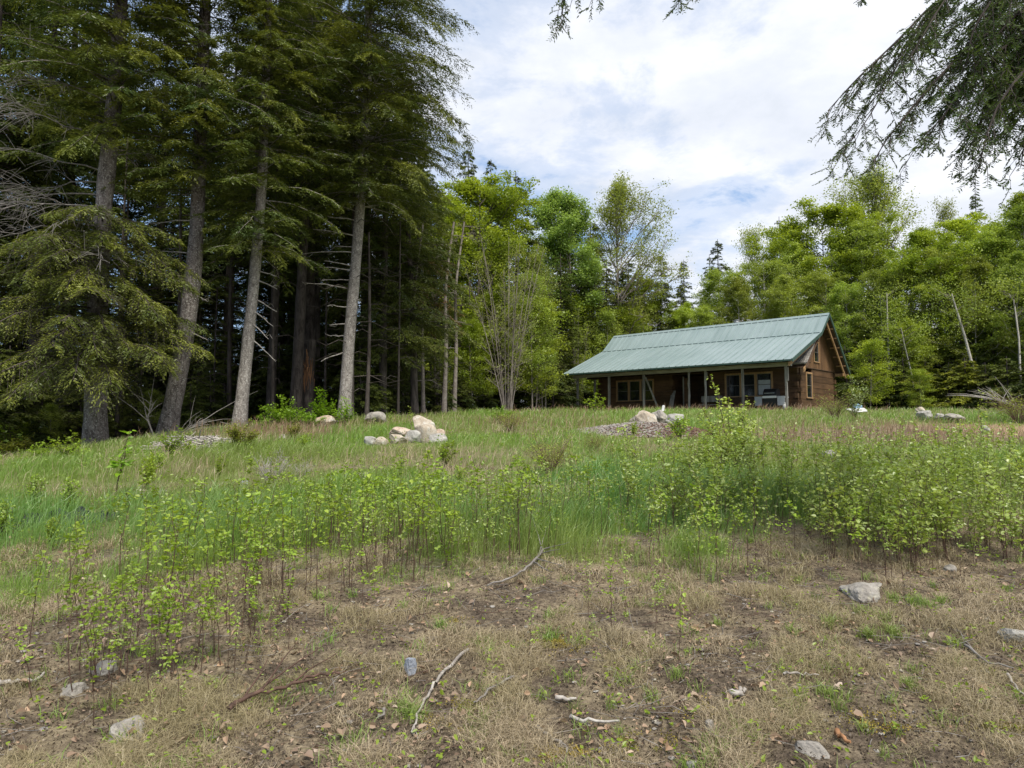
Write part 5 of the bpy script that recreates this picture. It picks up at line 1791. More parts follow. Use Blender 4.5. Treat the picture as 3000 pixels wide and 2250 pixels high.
def stick_px(pts, r0, label, mat='deadwood', forks=(), h=0.02, group=None, name='fallen_stick'):
    P = np.array([ground_px(a, b) for a, b in pts])
    c = P[0].copy()
    u = np.linspace(0, len(P) - 1, len(P) * 4)
    Q = np.stack([np.interp(u, np.arange(len(P)), P[:, k]) for k in range(3)], 1)
    Q[:, 2] = gh(Q[:, 0], Q[:, 1]) + h + r0 * 0.6
    rq = np.random.default_rng(abs(int(pts[0][0])))
    Q += rq.normal(0, r0 * 0.5, Q.shape)
    Q -= c
    g = Geo()
    g.tube(Q, np.linspace(r0, r0 * 0.45, len(Q)), 7, cap=True)
    for f in forks:
        i = int(f[0] * (len(Q) - 1))
        e = ground_px(*f[1]) - c
        e[2] += h + f[2]
        k5 = np.linspace(0, 1, 6)[:, None]
        B = Q[i] + (e - Q[i]) * k5 + rq.normal(0, 0.008, (6, 3)) * k5
        g.tube(B, np.linspace(r0 * 0.5, r0 * 0.12, 6), 5)
    o = link(name, g.mesh(name, M[mat], True))
    o.location = Vector(c.tolist())
    return tag(o, label, 'stick', group)


stick_px([(1371, 1917), (1289, 1998), (1253, 2048), (1217, 2116), (1210, 2174)], 0.0095, 'long curved grey stick below the blue grey stone chunk', forks=[(0.9, (1222, 2190), 0.0)])
stick_px([(1504, 2000), (1440, 2045), (1389, 2086)], 0.009, 'short straight grey stick right of the long curved one', 'deaddark')
stick_px([(1671, 2120), (1719, 2131), (1814, 2143)], 0.010, 'pale barkless stick with a white end near the bottom')
stick_px([(1570, 2150), (1640, 2195), (1665, 2235)], 0.009, 'brown forked twig at the bottom centre', 'deaddark', forks=[(0.5, (1700, 2225), 0.0)])
stick_px([(1594, 1634), (1554, 1679), (1497, 1718), (1429, 1738)], 0.012, 'dead branch with fine twigs at the edge of the green grass', 'deaddark',
         forks=[(0.1, (1640, 1660), 0.10), (0.15, (1600, 1600), 0.12), (0.2, (1650, 1700), 0.05), (0.05, (1560, 1590), 0.2), (0.3, (1620, 1720), 0.05), (0.02, (1670, 1640), 0.1)], h=0.05)
stick_px([(667, 2125), (705, 2093), (796, 2066), (904, 2025), (1000, 2007)], 0.013, 'long dark dead branch with forks in the left foreground', 'twig',
         forks=[(0.4, (960, 1935), 0.06), (0.45, (870, 1960), 0.1), (0.7, (980, 2035), 0.04), (0.6, (1000, 1960), 0.05), (0.3, (790, 2010), 0.08)], h=0.05)
stick_px([(-20, 2024), (60, 2012), (136, 1998)], 0.014, 'pale stick lying at the left edge of the foreground')
stick_px([(2294, 1994), (2350, 1992), (2402, 1994)], 0.007, 'short pale stick in the middle of the right foreground')
stick_px([(2827, 1908), (2895, 1953), (2972, 1975)], 0.009, 'thin grey stick at the right edge of the foreground', 'deaddark', forks=[(0.3, (2800, 1860), 0.02)])
stick_px([(2958, 2000), (2975, 2030), (3010, 2065)], 0.008, 'thin pale twig curving out of the right edge')
stick_px([(2448, 2176), (2490, 2196)], 0.014, 'short reddish brown stick beside the flat dark rock', 'splint')
stick_px([(1630, 2072), (1690, 2070)], 0.012, 'short broken pale wood piece in the centre foreground')
stick_px([(1130, 2100), (1105, 2125)], 0.008, 'tiny grey stick left of the long curved stick', 'deaddark')
stick_px([(2140, 2057), (2165, 2060), (2188, 2048)], 0.016, 'weathered curled piece of grey wood in the right foreground')


def raised_log(pts, depth, r0, label, mat='deadwood', nb=14, seed=1):
    P = np.array([at(a, b, dd) for (a, b), dd in zip(pts, depth)])
    c = P[0].copy()
    g = Geo()
    u = np.linspace(0, len(P) - 1, len(P) * 4)
    Q = np.stack([np.interp(u, np.arange(len(P)), P[:, k]) for k in range(3)], 1) - c
    g.tube(Q, np.linspace(r0, r0 * 0.4, len(Q)), 8, cap=True)
    rq = np.random.default_rng(seed)
    tw = []
    for k in range(nb):
        i = int(rq.uniform(0.5, 1) * (len(Q) - 1))
        d = nrm(Q[-1] - Q[0]) + rq.normal(0, 0.5, 3) * np.array([1, 1, .6]) + np.array([0, 0, 0.15])
        l = rq.uniform(0.4, 1.3)
        k4 = np.linspace(0, 1, 4)[:, None]
        tw.append((Q[i] + d * l * k4 + np.array([0, 0, -0.3]) * l * k4 ** 2, np.array([.014, .011, .007, .003])))
    flush_twigs(g, tw)
    o = link('fallen_tree', g.mesh('fallen_tree', M[mat], True))
    o.location = Vector(c.tolist())
    return tag(o, label, 'fallen tree')


raised_log([(405, 1326), (490, 1290), (588, 1240)], [19.0, 19.2, 19.6], 0.055, 'long grey fallen sapling slanting between the second and third big trunks', 'deaddark', 26, 5)
raised_log([(3060, 1235), (2990, 1195), (2905, 1165)], [24, 24.5, 25], 0.05, 'fallen dead treetop with fine grey branches at the right edge', 'deadwood', 34, 6)
raised_log([(455, 1305), (448, 1270), (430, 1225), (452, 1180)], [19.5, 19.5, 19.5, 19.5], 0.03, 'thin crooked dead sapling before the second big trunk', 'deaddark', 10, 8)


def heap(label, name, cx, cy, rx, ry, hgt, n, mat, lrange, rr, seed, rot=0.0, z0=0.0):
    r = np.random.default_rng(seed)
    a = r.uniform(0, 2 * np.pi, n)
    q = np.sqrt(r.uniform(0, 1, n))
    x, y = q * np.cos(a) * rx, q * np.sin(a) * ry
    X = cx + x * math.cos(rot) - y * math.sin(rot)
    Y = cy + x * math.sin(rot) + y * math.cos(rot)
    Z = gh(X, Y) + z0 + hgt * (1 - q ** 2) * r.uniform(0.3, 1, n)
    th = r.uniform(0, 2 * np.pi, n)
    D = nrm(np.stack([np.cos(th), np.sin(th), r.normal(0.05, 0.2, n)], 1))
    l = r.uniform(*lrange, n)
    k = np.linspace(-0.5, 0.5, 3)
    C = np.stack([X, Y, Z], 1)
    P = C[:, None] + D[:, None] * (l[:, None] * k)[..., None] + r.normal(0, 0.012, (n, 3, 3)) * l[:, None, None] * 4
    P[..., 2] = np.maximum(P[..., 2], gh(P[..., 0], P[..., 1]) + 0.005)
    g = Geo()
    g.tubes(P, (rr * r.uniform(0.4, 1.4, n))[:, None] * np.array([1, .9, .7]), 4)
    return tag(obj(name, g, M[mat]), label, 'debris', kind='stuff')


pA = ground_px(550, 1318)
heap('heap of grey dead sticks and wood scraps at the edge of the left wood', 'brush_debris', pA[0], pA[1] + 0.3, 0.95, 0.8, 0.26, 420, 'deadwood', (0.15, 0.7), 0.012, 1, 0.3)
heap('dead twigs lying on the forest edge at left', 'twig_debris', -9.6, 20.6, 2.3, 1.4, 0.18, 320, 'deaddark', (0.2, 1.2), 0.010, 2)
heap('grey bark mulch spread before the porch', 'mulch_debris', 3.5, 19.3, 1.7, 1.9, 0.10, 3600, 'deadwood', (0.05, 0.22), 0.010, 3)
heap('reddish bark mulch spread before the porch', 'mulch_debris', 4.0, 19.0, 2.0, 1.7, 0.10, 2200, 'redtwig', (0.05, 0.2), 0.010, 4)
heap('dead twigs scattered in the foreground', 'twig_litter', 0.0, 4.6, 4.6, 2.4, 0.03, 750, 'twig', (0.04, 0.24), 0.0020, 5)
heap('pale dry stalks scattered in the foreground', 'stalk_litter', 0.0, 4.8, 4.8, 2.6, 0.035, 1500, 'deaddark', (0.05, 0.26), 0.0014, 6)

# black landscape fabric half buried in the grass at the left
P = [ground_px(a, b) for a, b in ((20, 1552), (90, 1548), (170, 1540), (230, 1538), (290, 1530), (350, 1524))]
c = P[0].copy()
g = Geo()
n = 60
u = np.linspace(0, 5, n)
Q = np.stack([np.interp(u, range(6), [p[k] for p in P]) for k in range(3)], 1) - c
rq = np.random.default_rng(8)
prof_ = [(-0.16, -0.03), (-0.10, 0.05), (-0.03, 0.12), (0.05, 0.10), (0.12, 0.05), (0.2, -0.03)]
V = []
for i in range(n):
    for j, (a, h) in enumerate(prof_):
        hh = h * (0.55 + 0.9 * float(vnoise(np.array(i * 0.35), np.array(j * 0.9), 3))) * (0.5 + 0.8 * math.sin(math.pi * (i + 6) / (n + 10)))
        V.append(Q[i] + np.array([0.02 * math.sin(i), a, hh + rq.normal(0, 0.008)]))
ii, jj = np.meshgrid(np.arange(n - 1), np.arange(5), indexing='ij')
g.add(V, np.stack([ii * 6 + jj, (ii + 1) * 6 + jj, (ii + 1) * 6 + jj + 1, ii * 6 + jj + 1], -1).reshape(-1, 4))
o = link('landscape_fabric', g.mesh('landscape_fabric', M['fabric'], True))
o.location = Vector(c.tolist())
o['label'] = 'crumpled strip of black landscape fabric lying in the green grass at left'
o['category'] = 'fabric'

# blue and white plastic lying right of the cabin
pb = ground_px(2300, 1205)
pb = at(2508, 1196, 27.0)
g = Geo()
q = rock_geo(501, (0.80, 0.5, 0.22), 0.5)
o = thing('plastic_bundle', 'white and light blue plastic bundle in the grass right of the cabin', 'bundle', (pb[0], 27.0, ghs(pb[0], 27) + 0.28))
obj('white_sheet', q, M['white'], o)
q = rock_geo(502, (0.34, 0.3, 0.22), 0.6)
w_ = obj('blue_sheet', q, M['bluetarp'], o)
w_.location = (0.05, 0, 0.15)
pb = at(1946, 1190, 21.4)
g = Geo()
g.prism([(-0.05, -0.04), (0.03, -0.04), (0.06, 0.13), (0.02, 0.15), (-0.02, 0.12)], -0.03, 0.03, 1)
o = link('paper_bag', g.mesh('paper_bag', M['white']))
o.location = (pb[0], 21.6, at(1946, 1200, 21.4)[2])
tag(o, 'small white bag standing on top of the beige slab before the porch', 'bag')

# ------------------------------------------------------------ shrubs and saplings


def bush(seed, h, w, n_stem, leaf, n_leaf, side=3, upright=0.6, stem_r=0.006, leaf_from=0.25, fold=None, horiz=0.5, clump=None, sidelen=0.35, bend=0.06):
    """stems fanning from one root, side twigs, leaves along them; returns stem geo, leaf geo"""
    r = np.random.default_rng(seed)
    gs, gl = Geo(), Geo()
    K = 6
    k = np.linspace(0, 1, K)
    az = r.uniform(0, 2 * np.pi, n_stem)
    rad = w / 2 * np.sqrt(r.uniform(0.02, 1, n_stem))
    hh = h * (1 - 0.35 * (rad / (w / 2 + 1e-6)) ** 2) * r.uniform(0.6, 1.0, n_stem)
    hh[0] = h
    E = np.stack([np.cos(az) * rad, np.sin(az) * rad, hh], 1)
    B = np.stack([np.cos(az), np.sin(az), np.zeros(n_stem)], 1) * (0.04 * w)
    S = B[:, None] + (E - B)[:, None] * (k ** np.array([1.0]))[None, :, None]
    S[..., :2] = B[:, None, :2] + (E - B)[:, None, :2] * (k ** (1 + upright))[None, :, None]
    S += r.normal(0, bend * h * 0.3, S.shape) * k[None, :, None] * np.array([1, 1, 0.2])
    S[:, 0, 2] = -0.05
    gs.tubes(S, stem_r * r.uniform(0.6, 1.2, n_stem)[:, None] * (1.05 - 0.75 * k), 4)
    twigs = [S]
    L_, D_ = [], []
    if side:
        idx = np.repeat(np.arange(n_stem), side)
        t = r.uniform(leaf_from, 0.95, len(idx))
        f = t * (K - 1)
        i0 = np.clip(f.astype(int), 0, K - 2)
        b = S[idx, i0] + (S[idx, i0 + 1] - S[idx, i0]) * (f - i0)[:, None]
        a = r.uniform(0, 2 * np.pi, len(idx))
        l = sidelen * h * r.uniform(0.4, 1, len(idx)) * (1.15 - t * 0.7)
        D = nrm(np.stack([np.cos(a), np.sin(a), r.uniform(0.2, 1.0, len(idx))], 1))
        k4 = np.linspace(0, 1, 4)
        Pq = b[:, None] + D[:, None] * (l[:, None] * k4)[..., None] + r.normal(0, 0.02 * h, (len(idx), 4, 3)) * k4[None, :, None]
        gs.tubes(Pq, stem_r * 0.45 * (1 - 0.6 * k4)[None].repeat(len(idx), 0), 3)
        twigs.append(Pq)
    # leaves
    n1 = int(n_leaf * (0.45 if side else 1.0))
    i = r.integers(0, n_stem, n1)
    t = leaf_from + (1 - leaf_from) * r.uniform(0, 1, n1) ** 0.8
    f = t * (K - 1)
    i0 = np.clip(f.astype(int), 0, K - 2)
    C = [S[i, i0] + (S[i, i0 + 1] - S[i, i0]) * (f - i0)[:, None]]
    if side:
        n2 = n_leaf - n1
        i = r.integers(0, len(Pq), n2)
        f = r.uniform(0.15, 1.0, n2) * 3
        i0 = np.clip(f.astype(int), 0, 2)
        C.append(Pq[i, i0] + (Pq[i, i0 + 1] - Pq[i, i0]) * (f - i0)[:, None])
    C = np.concatenate(C)
    n = len(C)
    a = r.uniform(0, 2 * np.pi, n)
    D = nrm(np.stack([np.cos(a), np.sin(a), r.normal(0.05, 0.45, n)], 1))
    C = C + D * leaf * 0.25 + r.normal(0, leaf * 0.35, (n, 3))
    NN = r.normal(0, 1 - horiz, (n, 3)) + np.array([0.15, -0.25, 1.0])
    Lf = leaf * r.uniform(0.55, 1.25, n)
    gl.leaves(C, D, NN, Lf, Lf * 0.78, fold=fold)
    return gs, gl


SHR = {}


def put_bush(key, name, label, cat, loc, rz=0.0, s=1.0, group=None):
    a, b = SHR[key]
    o = thing(name, label, cat, loc, rz, group, s)
    link('stems', a, o)
    link('leaves', b, o)
    return o


def mk_bush(key, stem_mat, leaf_m, *a, **k):
    gs, gl = bush(*a, **k)
    SHR[key] = (gs.mesh('stems', M[stem_mat], True), gl.mesh('leaves', M[leaf_m]))
    return gs, gl


def bush_px(key, name, label, cat, px, ybase, ytop, hkey, depth=None, group=None, wide=1.0):
    if depth is None:
        p = ground_px(px, ybase)
    else:
        q = at(px, ybase, depth)
        p = np.array([q[0], depth, ghs(q[0], depth)])
    zt = at(px, ytop, p[1])[2]
    s = (zt - p[2]) / hkey * {'yew': 1.6, 'deadbush': 1.55, 'stemmy': 1.3, 'bright': 1.22, 'weed': 1.25}.get(key, 1.05)
    return put_bush(key, name, label, cat, p, float(px % 6.2), (s * wide, s * wide, s), group)


mk_bush('round', 'twig', 'shrub', 401, 1.15, 1.7, 26, 0.075, 2600, side=7, leaf_from=0.12, upright=0.3)
bush_px('round', 'green_bush', 'round vivid green leafy bush between the third and fourth big trunks', 'bush', 835, 1275, 1160, 1.15, 21.0)
bush_px('round', 'green_bush', 'lower right part bush, vivid green, touching the round bush before the orange stump', 'bush', 905, 1268, 1200, 1.15, 21.4, wide=1.2)
bush_px('round', 'green_bush', 'small vivid green bush left of the round one, against the third trunk', 'bush', 775, 1272, 1215, 1.15, 20.6, wide=1.2)
mk_bush('layer', 'twig', 'shrub', 402, 1.3, 1.5, 12, 0.10, 1100, side=8, leaf_from=0.15, upright=0.2, horiz=0.8)
bush_px('layer', 'maple_sapling', 'bright maple sapling with layered leaves at the foot of the pale fourth trunk', 'sapling', 1005, 1252, 1165, 1.3, 22.0, wide=0.85)
bush_px('layer', 'maple_sapling', 'taller thin leafed maple sapling left of the pale fourth trunk', 'sapling', 945, 1250, 1140, 1.3, 22.5, wide=0.75)
mk_bush('yew', 'twig', 'yew', 403, 0.9, 0.9, 34, 0.045, 2600, side=8, leaf_from=0.06, upright=0.3)
bush_px('yew', 'evergreen_shrub', 'yellowing bushy evergreen shrub before the third big trunk', 'shrub', 705, 1330, 1262, 0.9, wide=1.05)
bush_px('yew', 'evergreen_shrub', 'small yellowing evergreen shrub right of the bushy one', 'shrub', 862, 1290, 1252, 0.9, wide=0.9)
bush_px('yew', 'evergreen_shrub', 'low yellow brown evergreen shrub at the far left edge of the field', 'shrub', 50, 1350, 1300, 0.9, wide=1.6)
mk_bush('weed', 'twig', 'sap', 404, 0.6, 0.6, 12, 0.055, 420, side=4, leaf_from=0.15, upright=0.3)
for i, (px, yb, yt) in enumerate([(110, 1352, 1300), (190, 1350, 1285), (20, 1345, 1255), (70, 1350, 1320), (230, 1352, 1310), (500, 1330, 1270), (885, 1312, 1278), (560, 1330, 1295)]):
    bush_px('weed', 'leafy_shrub', 'small leafy green shrub along the wood edge, ' + zone(px), 'shrub', px, yb, yt, 0.6, wide=1.25, group='small shrubs along the left wood')
mk_bush('bright', 'twig', 'sap', 405, 0.55, 0.5, 12, 0.05, 520, side=5, leaf_from=0.2, upright=0.3)
bush_px('bright', 'green_shrub', 'small bright green shrub alone in the grass below the boulder pile', 'shrub', 1303, 1370, 1300, 0.55)
mk_bush('stemmy', 'redtwig', 'bud', 406, 1.25, 1.5, 75, 0.040, 1100, side=5, leaf_from=0.35, upright=0.5, stem_r=0.0045)
bush_px('stemmy', 'twiggy_shrub', 'twiggy reddish shrub with sparse yellow leaves in the middle of the field', 'shrub', 1612, 1400, 1275, 1.25)
bush_px('stemmy', 'twiggy_shrub', 'smaller twiggy reddish shrub on the rise left of the mulch', 'shrub', 1495, 1270, 1200, 1.25, wide=1.1)
bush_px('stemmy', 'twiggy_shrub', 'fine twiggy shrub near the left end of the mulch', 'shrub', 1740, 1330, 1270, 1.25, wide=1.1)
bush_px('round', 'green_bush', 'yellow green bush on the rise above the twiggy reddish shrub', 'bush', 1470, 1232, 1190, 1.15, 24.0, wide=1.1)
mk_bush('deadbush', 'deadwood', 'bud', 407, 0.75, 0.85, 22, 0.02, 6, side=9, leaf_from=0.2, upright=0.3, stem_r=0.007)
bush_px('deadbush', 'dead_shrub', 'pale leafless dead shrub in the left half of the field', 'shrub', 792, 1430, 1345, 0.75)
bush_px('deadbush', 'dead_shrub', 'reddish leafless dead shrub beside the pale wedge slab', 'shrub', 880, 1415, 1362, 0.75)
mk_bush('tall', 'twig', 'sap2', 408, 1.75, 1.15, 11, 0.060, 1900, side=15, leaf_from=0.12, upright=0.5, stem_r=0.011, sidelen=0.24)
bush_px('tall', 'young_aspen', 'tall leafy young aspen standing out before the cabin porch', 'sapling', 2150, 1395, 1110, 1.75, wide=0.95)
bush_px('tall', 'young_aspen', 'shorter leafy young aspen right of the tall one before the porch', 'sapling', 2195, 1390, 1215, 1.75, wide=1.0)
bush_px('tall', 'young_aspen', 'shorter leafy young aspen left of the tall one before the porch', 'sapling', 2085, 1395, 1225, 1.75, wide=1.0)
mk_bush('thin', 'twig', 'sap2', 409, 1.9, 0.25, 1, 0.06, 70, side=9, leaf_from=0.3, upright=0.3, stem_r=0.010, sidelen=0.09)
bush_px('thin', 'thin_sapling', 'tall thin nearly bare sapling rising from the thicket at right', 'sapling', 2885, 1395, 1158, 1.9)
bush_px('thin', 'thin_sapling', 'thin pale sapling behind the three rocks at right', 'sapling', 2702, 1212, 1135, 1.9, 27)
bush_px('thin', 'thin_sapling', 'thin leafy mullein like stalk behind the boulder pile', 'sapling', 1205, 1250, 1195, 1.9, 18.5, wide=2.0)
mk_bush('pale', 'twig', 'pale', 410, 1.9, 1.7, 10, 0.085, 640, side=9, leaf_from=0.1, upright=0.4, stem_r=0.008)
bush_px('pale', 'flowering_bush', 'pale leaved bush with whitish shoots close to the rear corner of the cabin', 'bush', 2500, 1225, 1105, 1.9, 25, wide=0.8)
bush_px('stemmy', 'leafy_bush', 'yellow leaved bush before the right gable of the cabin', 'bush', 2448, 1225, 1155, 1.25, 25.5, wide=1.1)
bush_px('bright', 'leafy_shrub', 'bright green shrub by the broken slab heap before the porch', 'shrub', 1990, 1290, 1222, 0.55, wide=0.9)
bush_px('bright', 'leafy_shrub', 'small bright green shrub under the slanting tan slab', 'shrub', 1855, 1280, 1240, 0.55, wide=0.8)
bush_px('weed', 'leafy_shrub', 'green shrub growing at the left end of the porch', 'shrub', 1745, 1212, 1165, 0.6, 32, wide=1.3)
bush_px('stemmy', 'brushy_shrub', 'bushy grey twigged shrub at the right edge on the crest', 'shrub', 2985, 1235, 1150, 1.25, 24, wide=1.6)
mk_bush('big', 'twig', 'shrub', 411, 0.85, 0.35, 3, 0.095, 46, side=4, leaf_from=0.45, upright=0.3, stem_r=0.008, sidelen=0.2, fold=0.15)
bush_px('big', 'big_leaf_sapling', 'sapling with large bright leaves standing alone at left before the forest edge', 'sapling', 335, 1460, 1268, 0.85)
for i, (px, yb, yt) in enumerate([(105, 1510, 1400), (210, 1520, 1408), (430, 1440, 1340), (150, 1600, 1520), (0, 1580, 1470), (1350, 1440, 1370), (1120, 1480, 1400), (640, 1400, 1340), (470, 1390, 1330), (1850, 1480, 1400)]):
    bush_px('bright', 'leafy_shrub', 'small leafy shrub in the open grass, ' + zone(px, SZONES), 'shrub', px, yb, yt, 0.55, wide=0.6, group='small leafy shrubs in the open field')

# saplings in the foreground band and in the thicket
SAP = []
for k_ in range(10):
    h = 0.85
    gs, gl = bush(500 + k_, h, 0.10 + 0.05 * (k_ % 3), 1, 0.043, 27 + 6 * (k_ % 4), side=3 + k_ % 3, leaf_from=0.50, upright=0.3, stem_r=0.0048, fold=0.14, horiz=0.45, sidelen=0.24, bend=0.13)
    SAP.append((gs, gl, gs.mesh('stem', M['twig'], True), gl.mesh('leaves', M['sap'])))
THK = []
for k_ in range(10):
    gs, gl = bush(540 + k_, 0.95, 0.16 + 0.05 * (k_ % 3), 1 + k_ % 2, 0.046, 66 + 12 * (k_ % 4), side=9, leaf_from=0.26, upright=0.3, stem_r=0.0042, fold=0.14, horiz=0.4, sidelen=0.30, bend=0.20)
    THK.append((gs, gl, gs.mesh('stem', M['twig'], True), gl.mesh('leaves', M['sap2'])))
rs = np.random.default_rng(600)
spots = []


def scatter(n, poly, kind, h0, h1, jit=0.0, cond=None):
    poly = np.array(poly, float)
    x0, y0 = poly.min(0)
    x1, y1 = poly.max(0)
    c = 0
    while c < n:
        p = np.array([rs.uniform(x0, x1), rs.uniform(y0, y1)])
        ins = False
        j = len(poly) - 1
        for i in range(len(poly)):
            if (poly[i, 1] > p[1]) != (poly[j, 1] > p[1]) and p[0] < (poly[j, 0] - poly[i, 0]) * (p[1] - poly[i, 1]) / (poly[j, 1] - poly[i, 1]) + poly[i, 0]:
                ins = not ins
            j = i
        if not ins:
            continue
        g_ = ground_px(p[0], p[1])
        cl = float(fbm(np.array(g_[0] * 1.5), np.array(g_[1] * 1.5), 71, 3))
        if kind != 'C' and rs.random() > ss(0.30, 0.55, cl) * 0.85 + 0.15:
            continue
        spots.append((g_[1], g_[0], g_[2], kind, rs.uniform(h0, h1)))
        c += 1


scatter(150, [(850, 1600), (1100, 1520), (1950, 1500), (2000, 1590), (1500, 1640), (1000, 1720)], 'A', 0.35, 0.85)
scatter(190, [(330, 1690), (620, 1560), (1100, 1500), (1900, 1500), (1900, 1600), (1250, 1700), (900, 1830), (500, 1900), (350, 1850)], 'A', 0.35, 0.8)
scatter(50, [(200, 1700), (500, 1900), (900, 1850), (700, 2000), (200, 2060), (30, 1900)], 'A', 0.25, 0.6)
scatter(42, [(0, 1800), (1500, 1780), (2100, 1720), (2500, 1790), (2400, 2000), (1200, 1950), (500, 2150), (0, 2100)], 'C', 0.16, 0.5)
scatter(460, [(1800, 1430), (2100, 1370), (2500, 1350), (3150, 1340), (3150, 1640), (2800, 1670), (2450, 1680), (2350, 1560), (2050, 1570), (1850, 1530)], 'B', 0.32, 1.0)
scatter(30, [(1750, 1330), (2400, 1300), (3100, 1290), (3100, 1380), (1800, 1420)], 'B', 0.35, 0.75)
scatter(45, [(1850, 1580), (2350, 1620), (2900, 1700), (2500, 1740), (1900, 1700)], 'A', 0.35, 0.7)
spots.sort(key=lambda q: q[0] / q[4])
gl_all, gs_all = Geo(), Geo()
na = 0
for i, (d, x, z, kind, h) in enumerate(spots):
    pr = (THK if kind == 'B' else SAP)[int(rs.integers(0, 10))]
    sc_ = h / (0.95 if kind == 'B' else 0.85)
    rz = rs.uniform(0, 6.28)
    lf = 0.7 + 0.3 * sc_
    if i < 298:
        nm, lab, gr = {'A': ('birch_sapling', 'sparse birch sapling in the band', 'birch saplings in the band across the field'),
                       'B': ('leafy_sapling', 'leafy sapling in the thicket', 'leafy saplings of the thicket at right'),
                       'C': ('small_sapling', 'sapling in the dry grass', 'small saplings in the dry foreground')}[kind]
        lab = ('tall ' if h > 0.75 else 'short ' if h < 0.5 else 'middling ') + lab + ', ' + ('far side, ' if d > 9 else 'near side, ' if d < 6.2 else '') + zone(1500 + x / d * FPX, SZONES)
        o = thing(nm, lab, 'sapling', (x, d, z), rz, gr, (sc_ * 1.05, sc_ * 1.05, sc_))
        o.rotation_euler = (rs.normal(0, 0.06), rs.normal(0, 0.06), rz)
        link('stem', pr[2], o)
        link('leaves', pr[3], o)
    else:
        c_, s_ = math.cos(rz) * sc_, math.sin(rz) * sc_
        Mx = np.array([[c_, -s_, 0], [s_, c_, 0], [0, 0, sc_]])
        gs_all.merge(pr[0], Mx, np.array([x, d, z]), 0)
        gs_all.merge(pr[1], Mx, np.array([x, d, z]), 1)
tag(link('sapling_thicket', gs_all.mesh('sapling_thicket', [M['twig'], M['sap2']])), 'rest of the dense leafy sapling thicket', 'saplings', kind='stuff')

# ------------------------------------------------------------ grass and litter


def blades(g, x, y, h, w, lean, wind=0.25, flat=0.0, r=None, z=None):
    n = len(x)
    z = gh(x, y) if z is None else z
    a = r.uniform(0, 2 * np.pi, n)
    D = np.stack([np.cos(a) * lean + wind, np.sin(a) * lean, np.zeros(n)], 1)
    B = np.stack([x, y, z - 0.01], 1)
    b = r.uniform(0, 2 * np.pi, n)
    S = np.stack([np.cos(b), np.sin(b), np.zeros(n)], 1) * (w / 2)[:, None]
    up = (h * (1 - flat))[:, None] * np.array([0, 0, 1.0])
    M1 = B + up * 0.55 + D * (h * 0.22)[:, None]
    Tp = B + up * (0.98 - 0.25 * np.minimum(lean, 1))[:, None] + D * (h * 0.85)[:, None]
    V = np.stack([B - S, B + S, M1 + S * 0.8, M1 - S * 0.8, Tp], 1).reshape(-1, 3)
    q = np.arange(n)[:, None] * 5
    off = g.c
    g.add(V, q + np.array([0, 1, 2, 3]))
    # tip triangles reuse the same vertices
    g.l.append((q + np.array([3, 2, 4]) + off).ravel())
    g.n.append(np.full(n, 3))
    g.m.append(np.zeros(n, int))


def polar(n, d0, d1, r, amax=0.86, pw=0.0):
    u = r.uniform(0, 1, n)
    d = d0 * (d1 / d0) ** u
    x = r.uniform(-amax, amax, n) * d
    return x, d


def inside_cabin(x, y):
    a = cabM[1]
    dx, dy = x - CX0, y - CY0
    lx = dx * math.cos(a) + dy * math.sin(a)
    ly = -dx * math.sin(a) + dy * math.cos(a)
    return (lx > -14) & (lx < 0.2) & (ly > -0.1) & (ly < 8)


r = np.random.default_rng(801)
# green grass
x, y = polar(570000, 3.2, 42, r, 1.15)
gm = green_mask(x, y) * (1 - forest_mask(x, y)) * (1 - sand_mask(x, y))
cl = fbm(x * 2.6, y * 2.6, 51, 3)
keep = (r.uniform(0, 1, len(x)) < gm * (0.35 + 0.9 * ss(0.3, 0.6, cl))) & ~inside_cabin(x, y) & (bare_spot(x, y) < 0.5)
x, y, cl, gm = x[keep], y[keep], cl[keep], gm[keep]
hh = (0.10 + 0.20 * ss(0.35, 0.7, fbm(x * 0.7, y * 0.7, 61, 3)) + 0.10 * cl) * r.uniform(0.5, 1.2, len(x)) * (0.5 + 0.5 * gm)
lush = np.exp(-(((x - 1.4) / 3.0) ** 2 + ((y - 9.0) / 2.4) ** 2)) + np.exp(-(((x + 4.6) / 2.2) ** 2 + ((y - 7.3) / 1.3) ** 2))
pile = np.exp(-(((x + 2.65) / 1.3) ** 2 + ((y - 15.8) / 1.0) ** 2))
hh = hh * (1 + 0.7 * lush) * (1 - 0.6 * pile)
wd = np.maximum(0.0035, 0.00075 * y) * r.uniform(0.7, 1.4, len(x))
lu = (lush > 0.45 * r.uniform(0.5, 1.5, len(x)))
for sel, mt, nm, lab in ((~lu, 'grass', 'green_grass', 'green spring grass covering the field'), (lu, 'lush', 'lush_grass', 'taller bluish green grass in the damp hollows')):
    g = Geo()
    blades(g, x[sel], y[sel], hh[sel], wd[sel], r.uniform(0.15, 0.7, int(sel.sum())), 0.22, r=r)
    tag(obj(nm, g, M[mt]), lab, 'grass', kind='stuff')
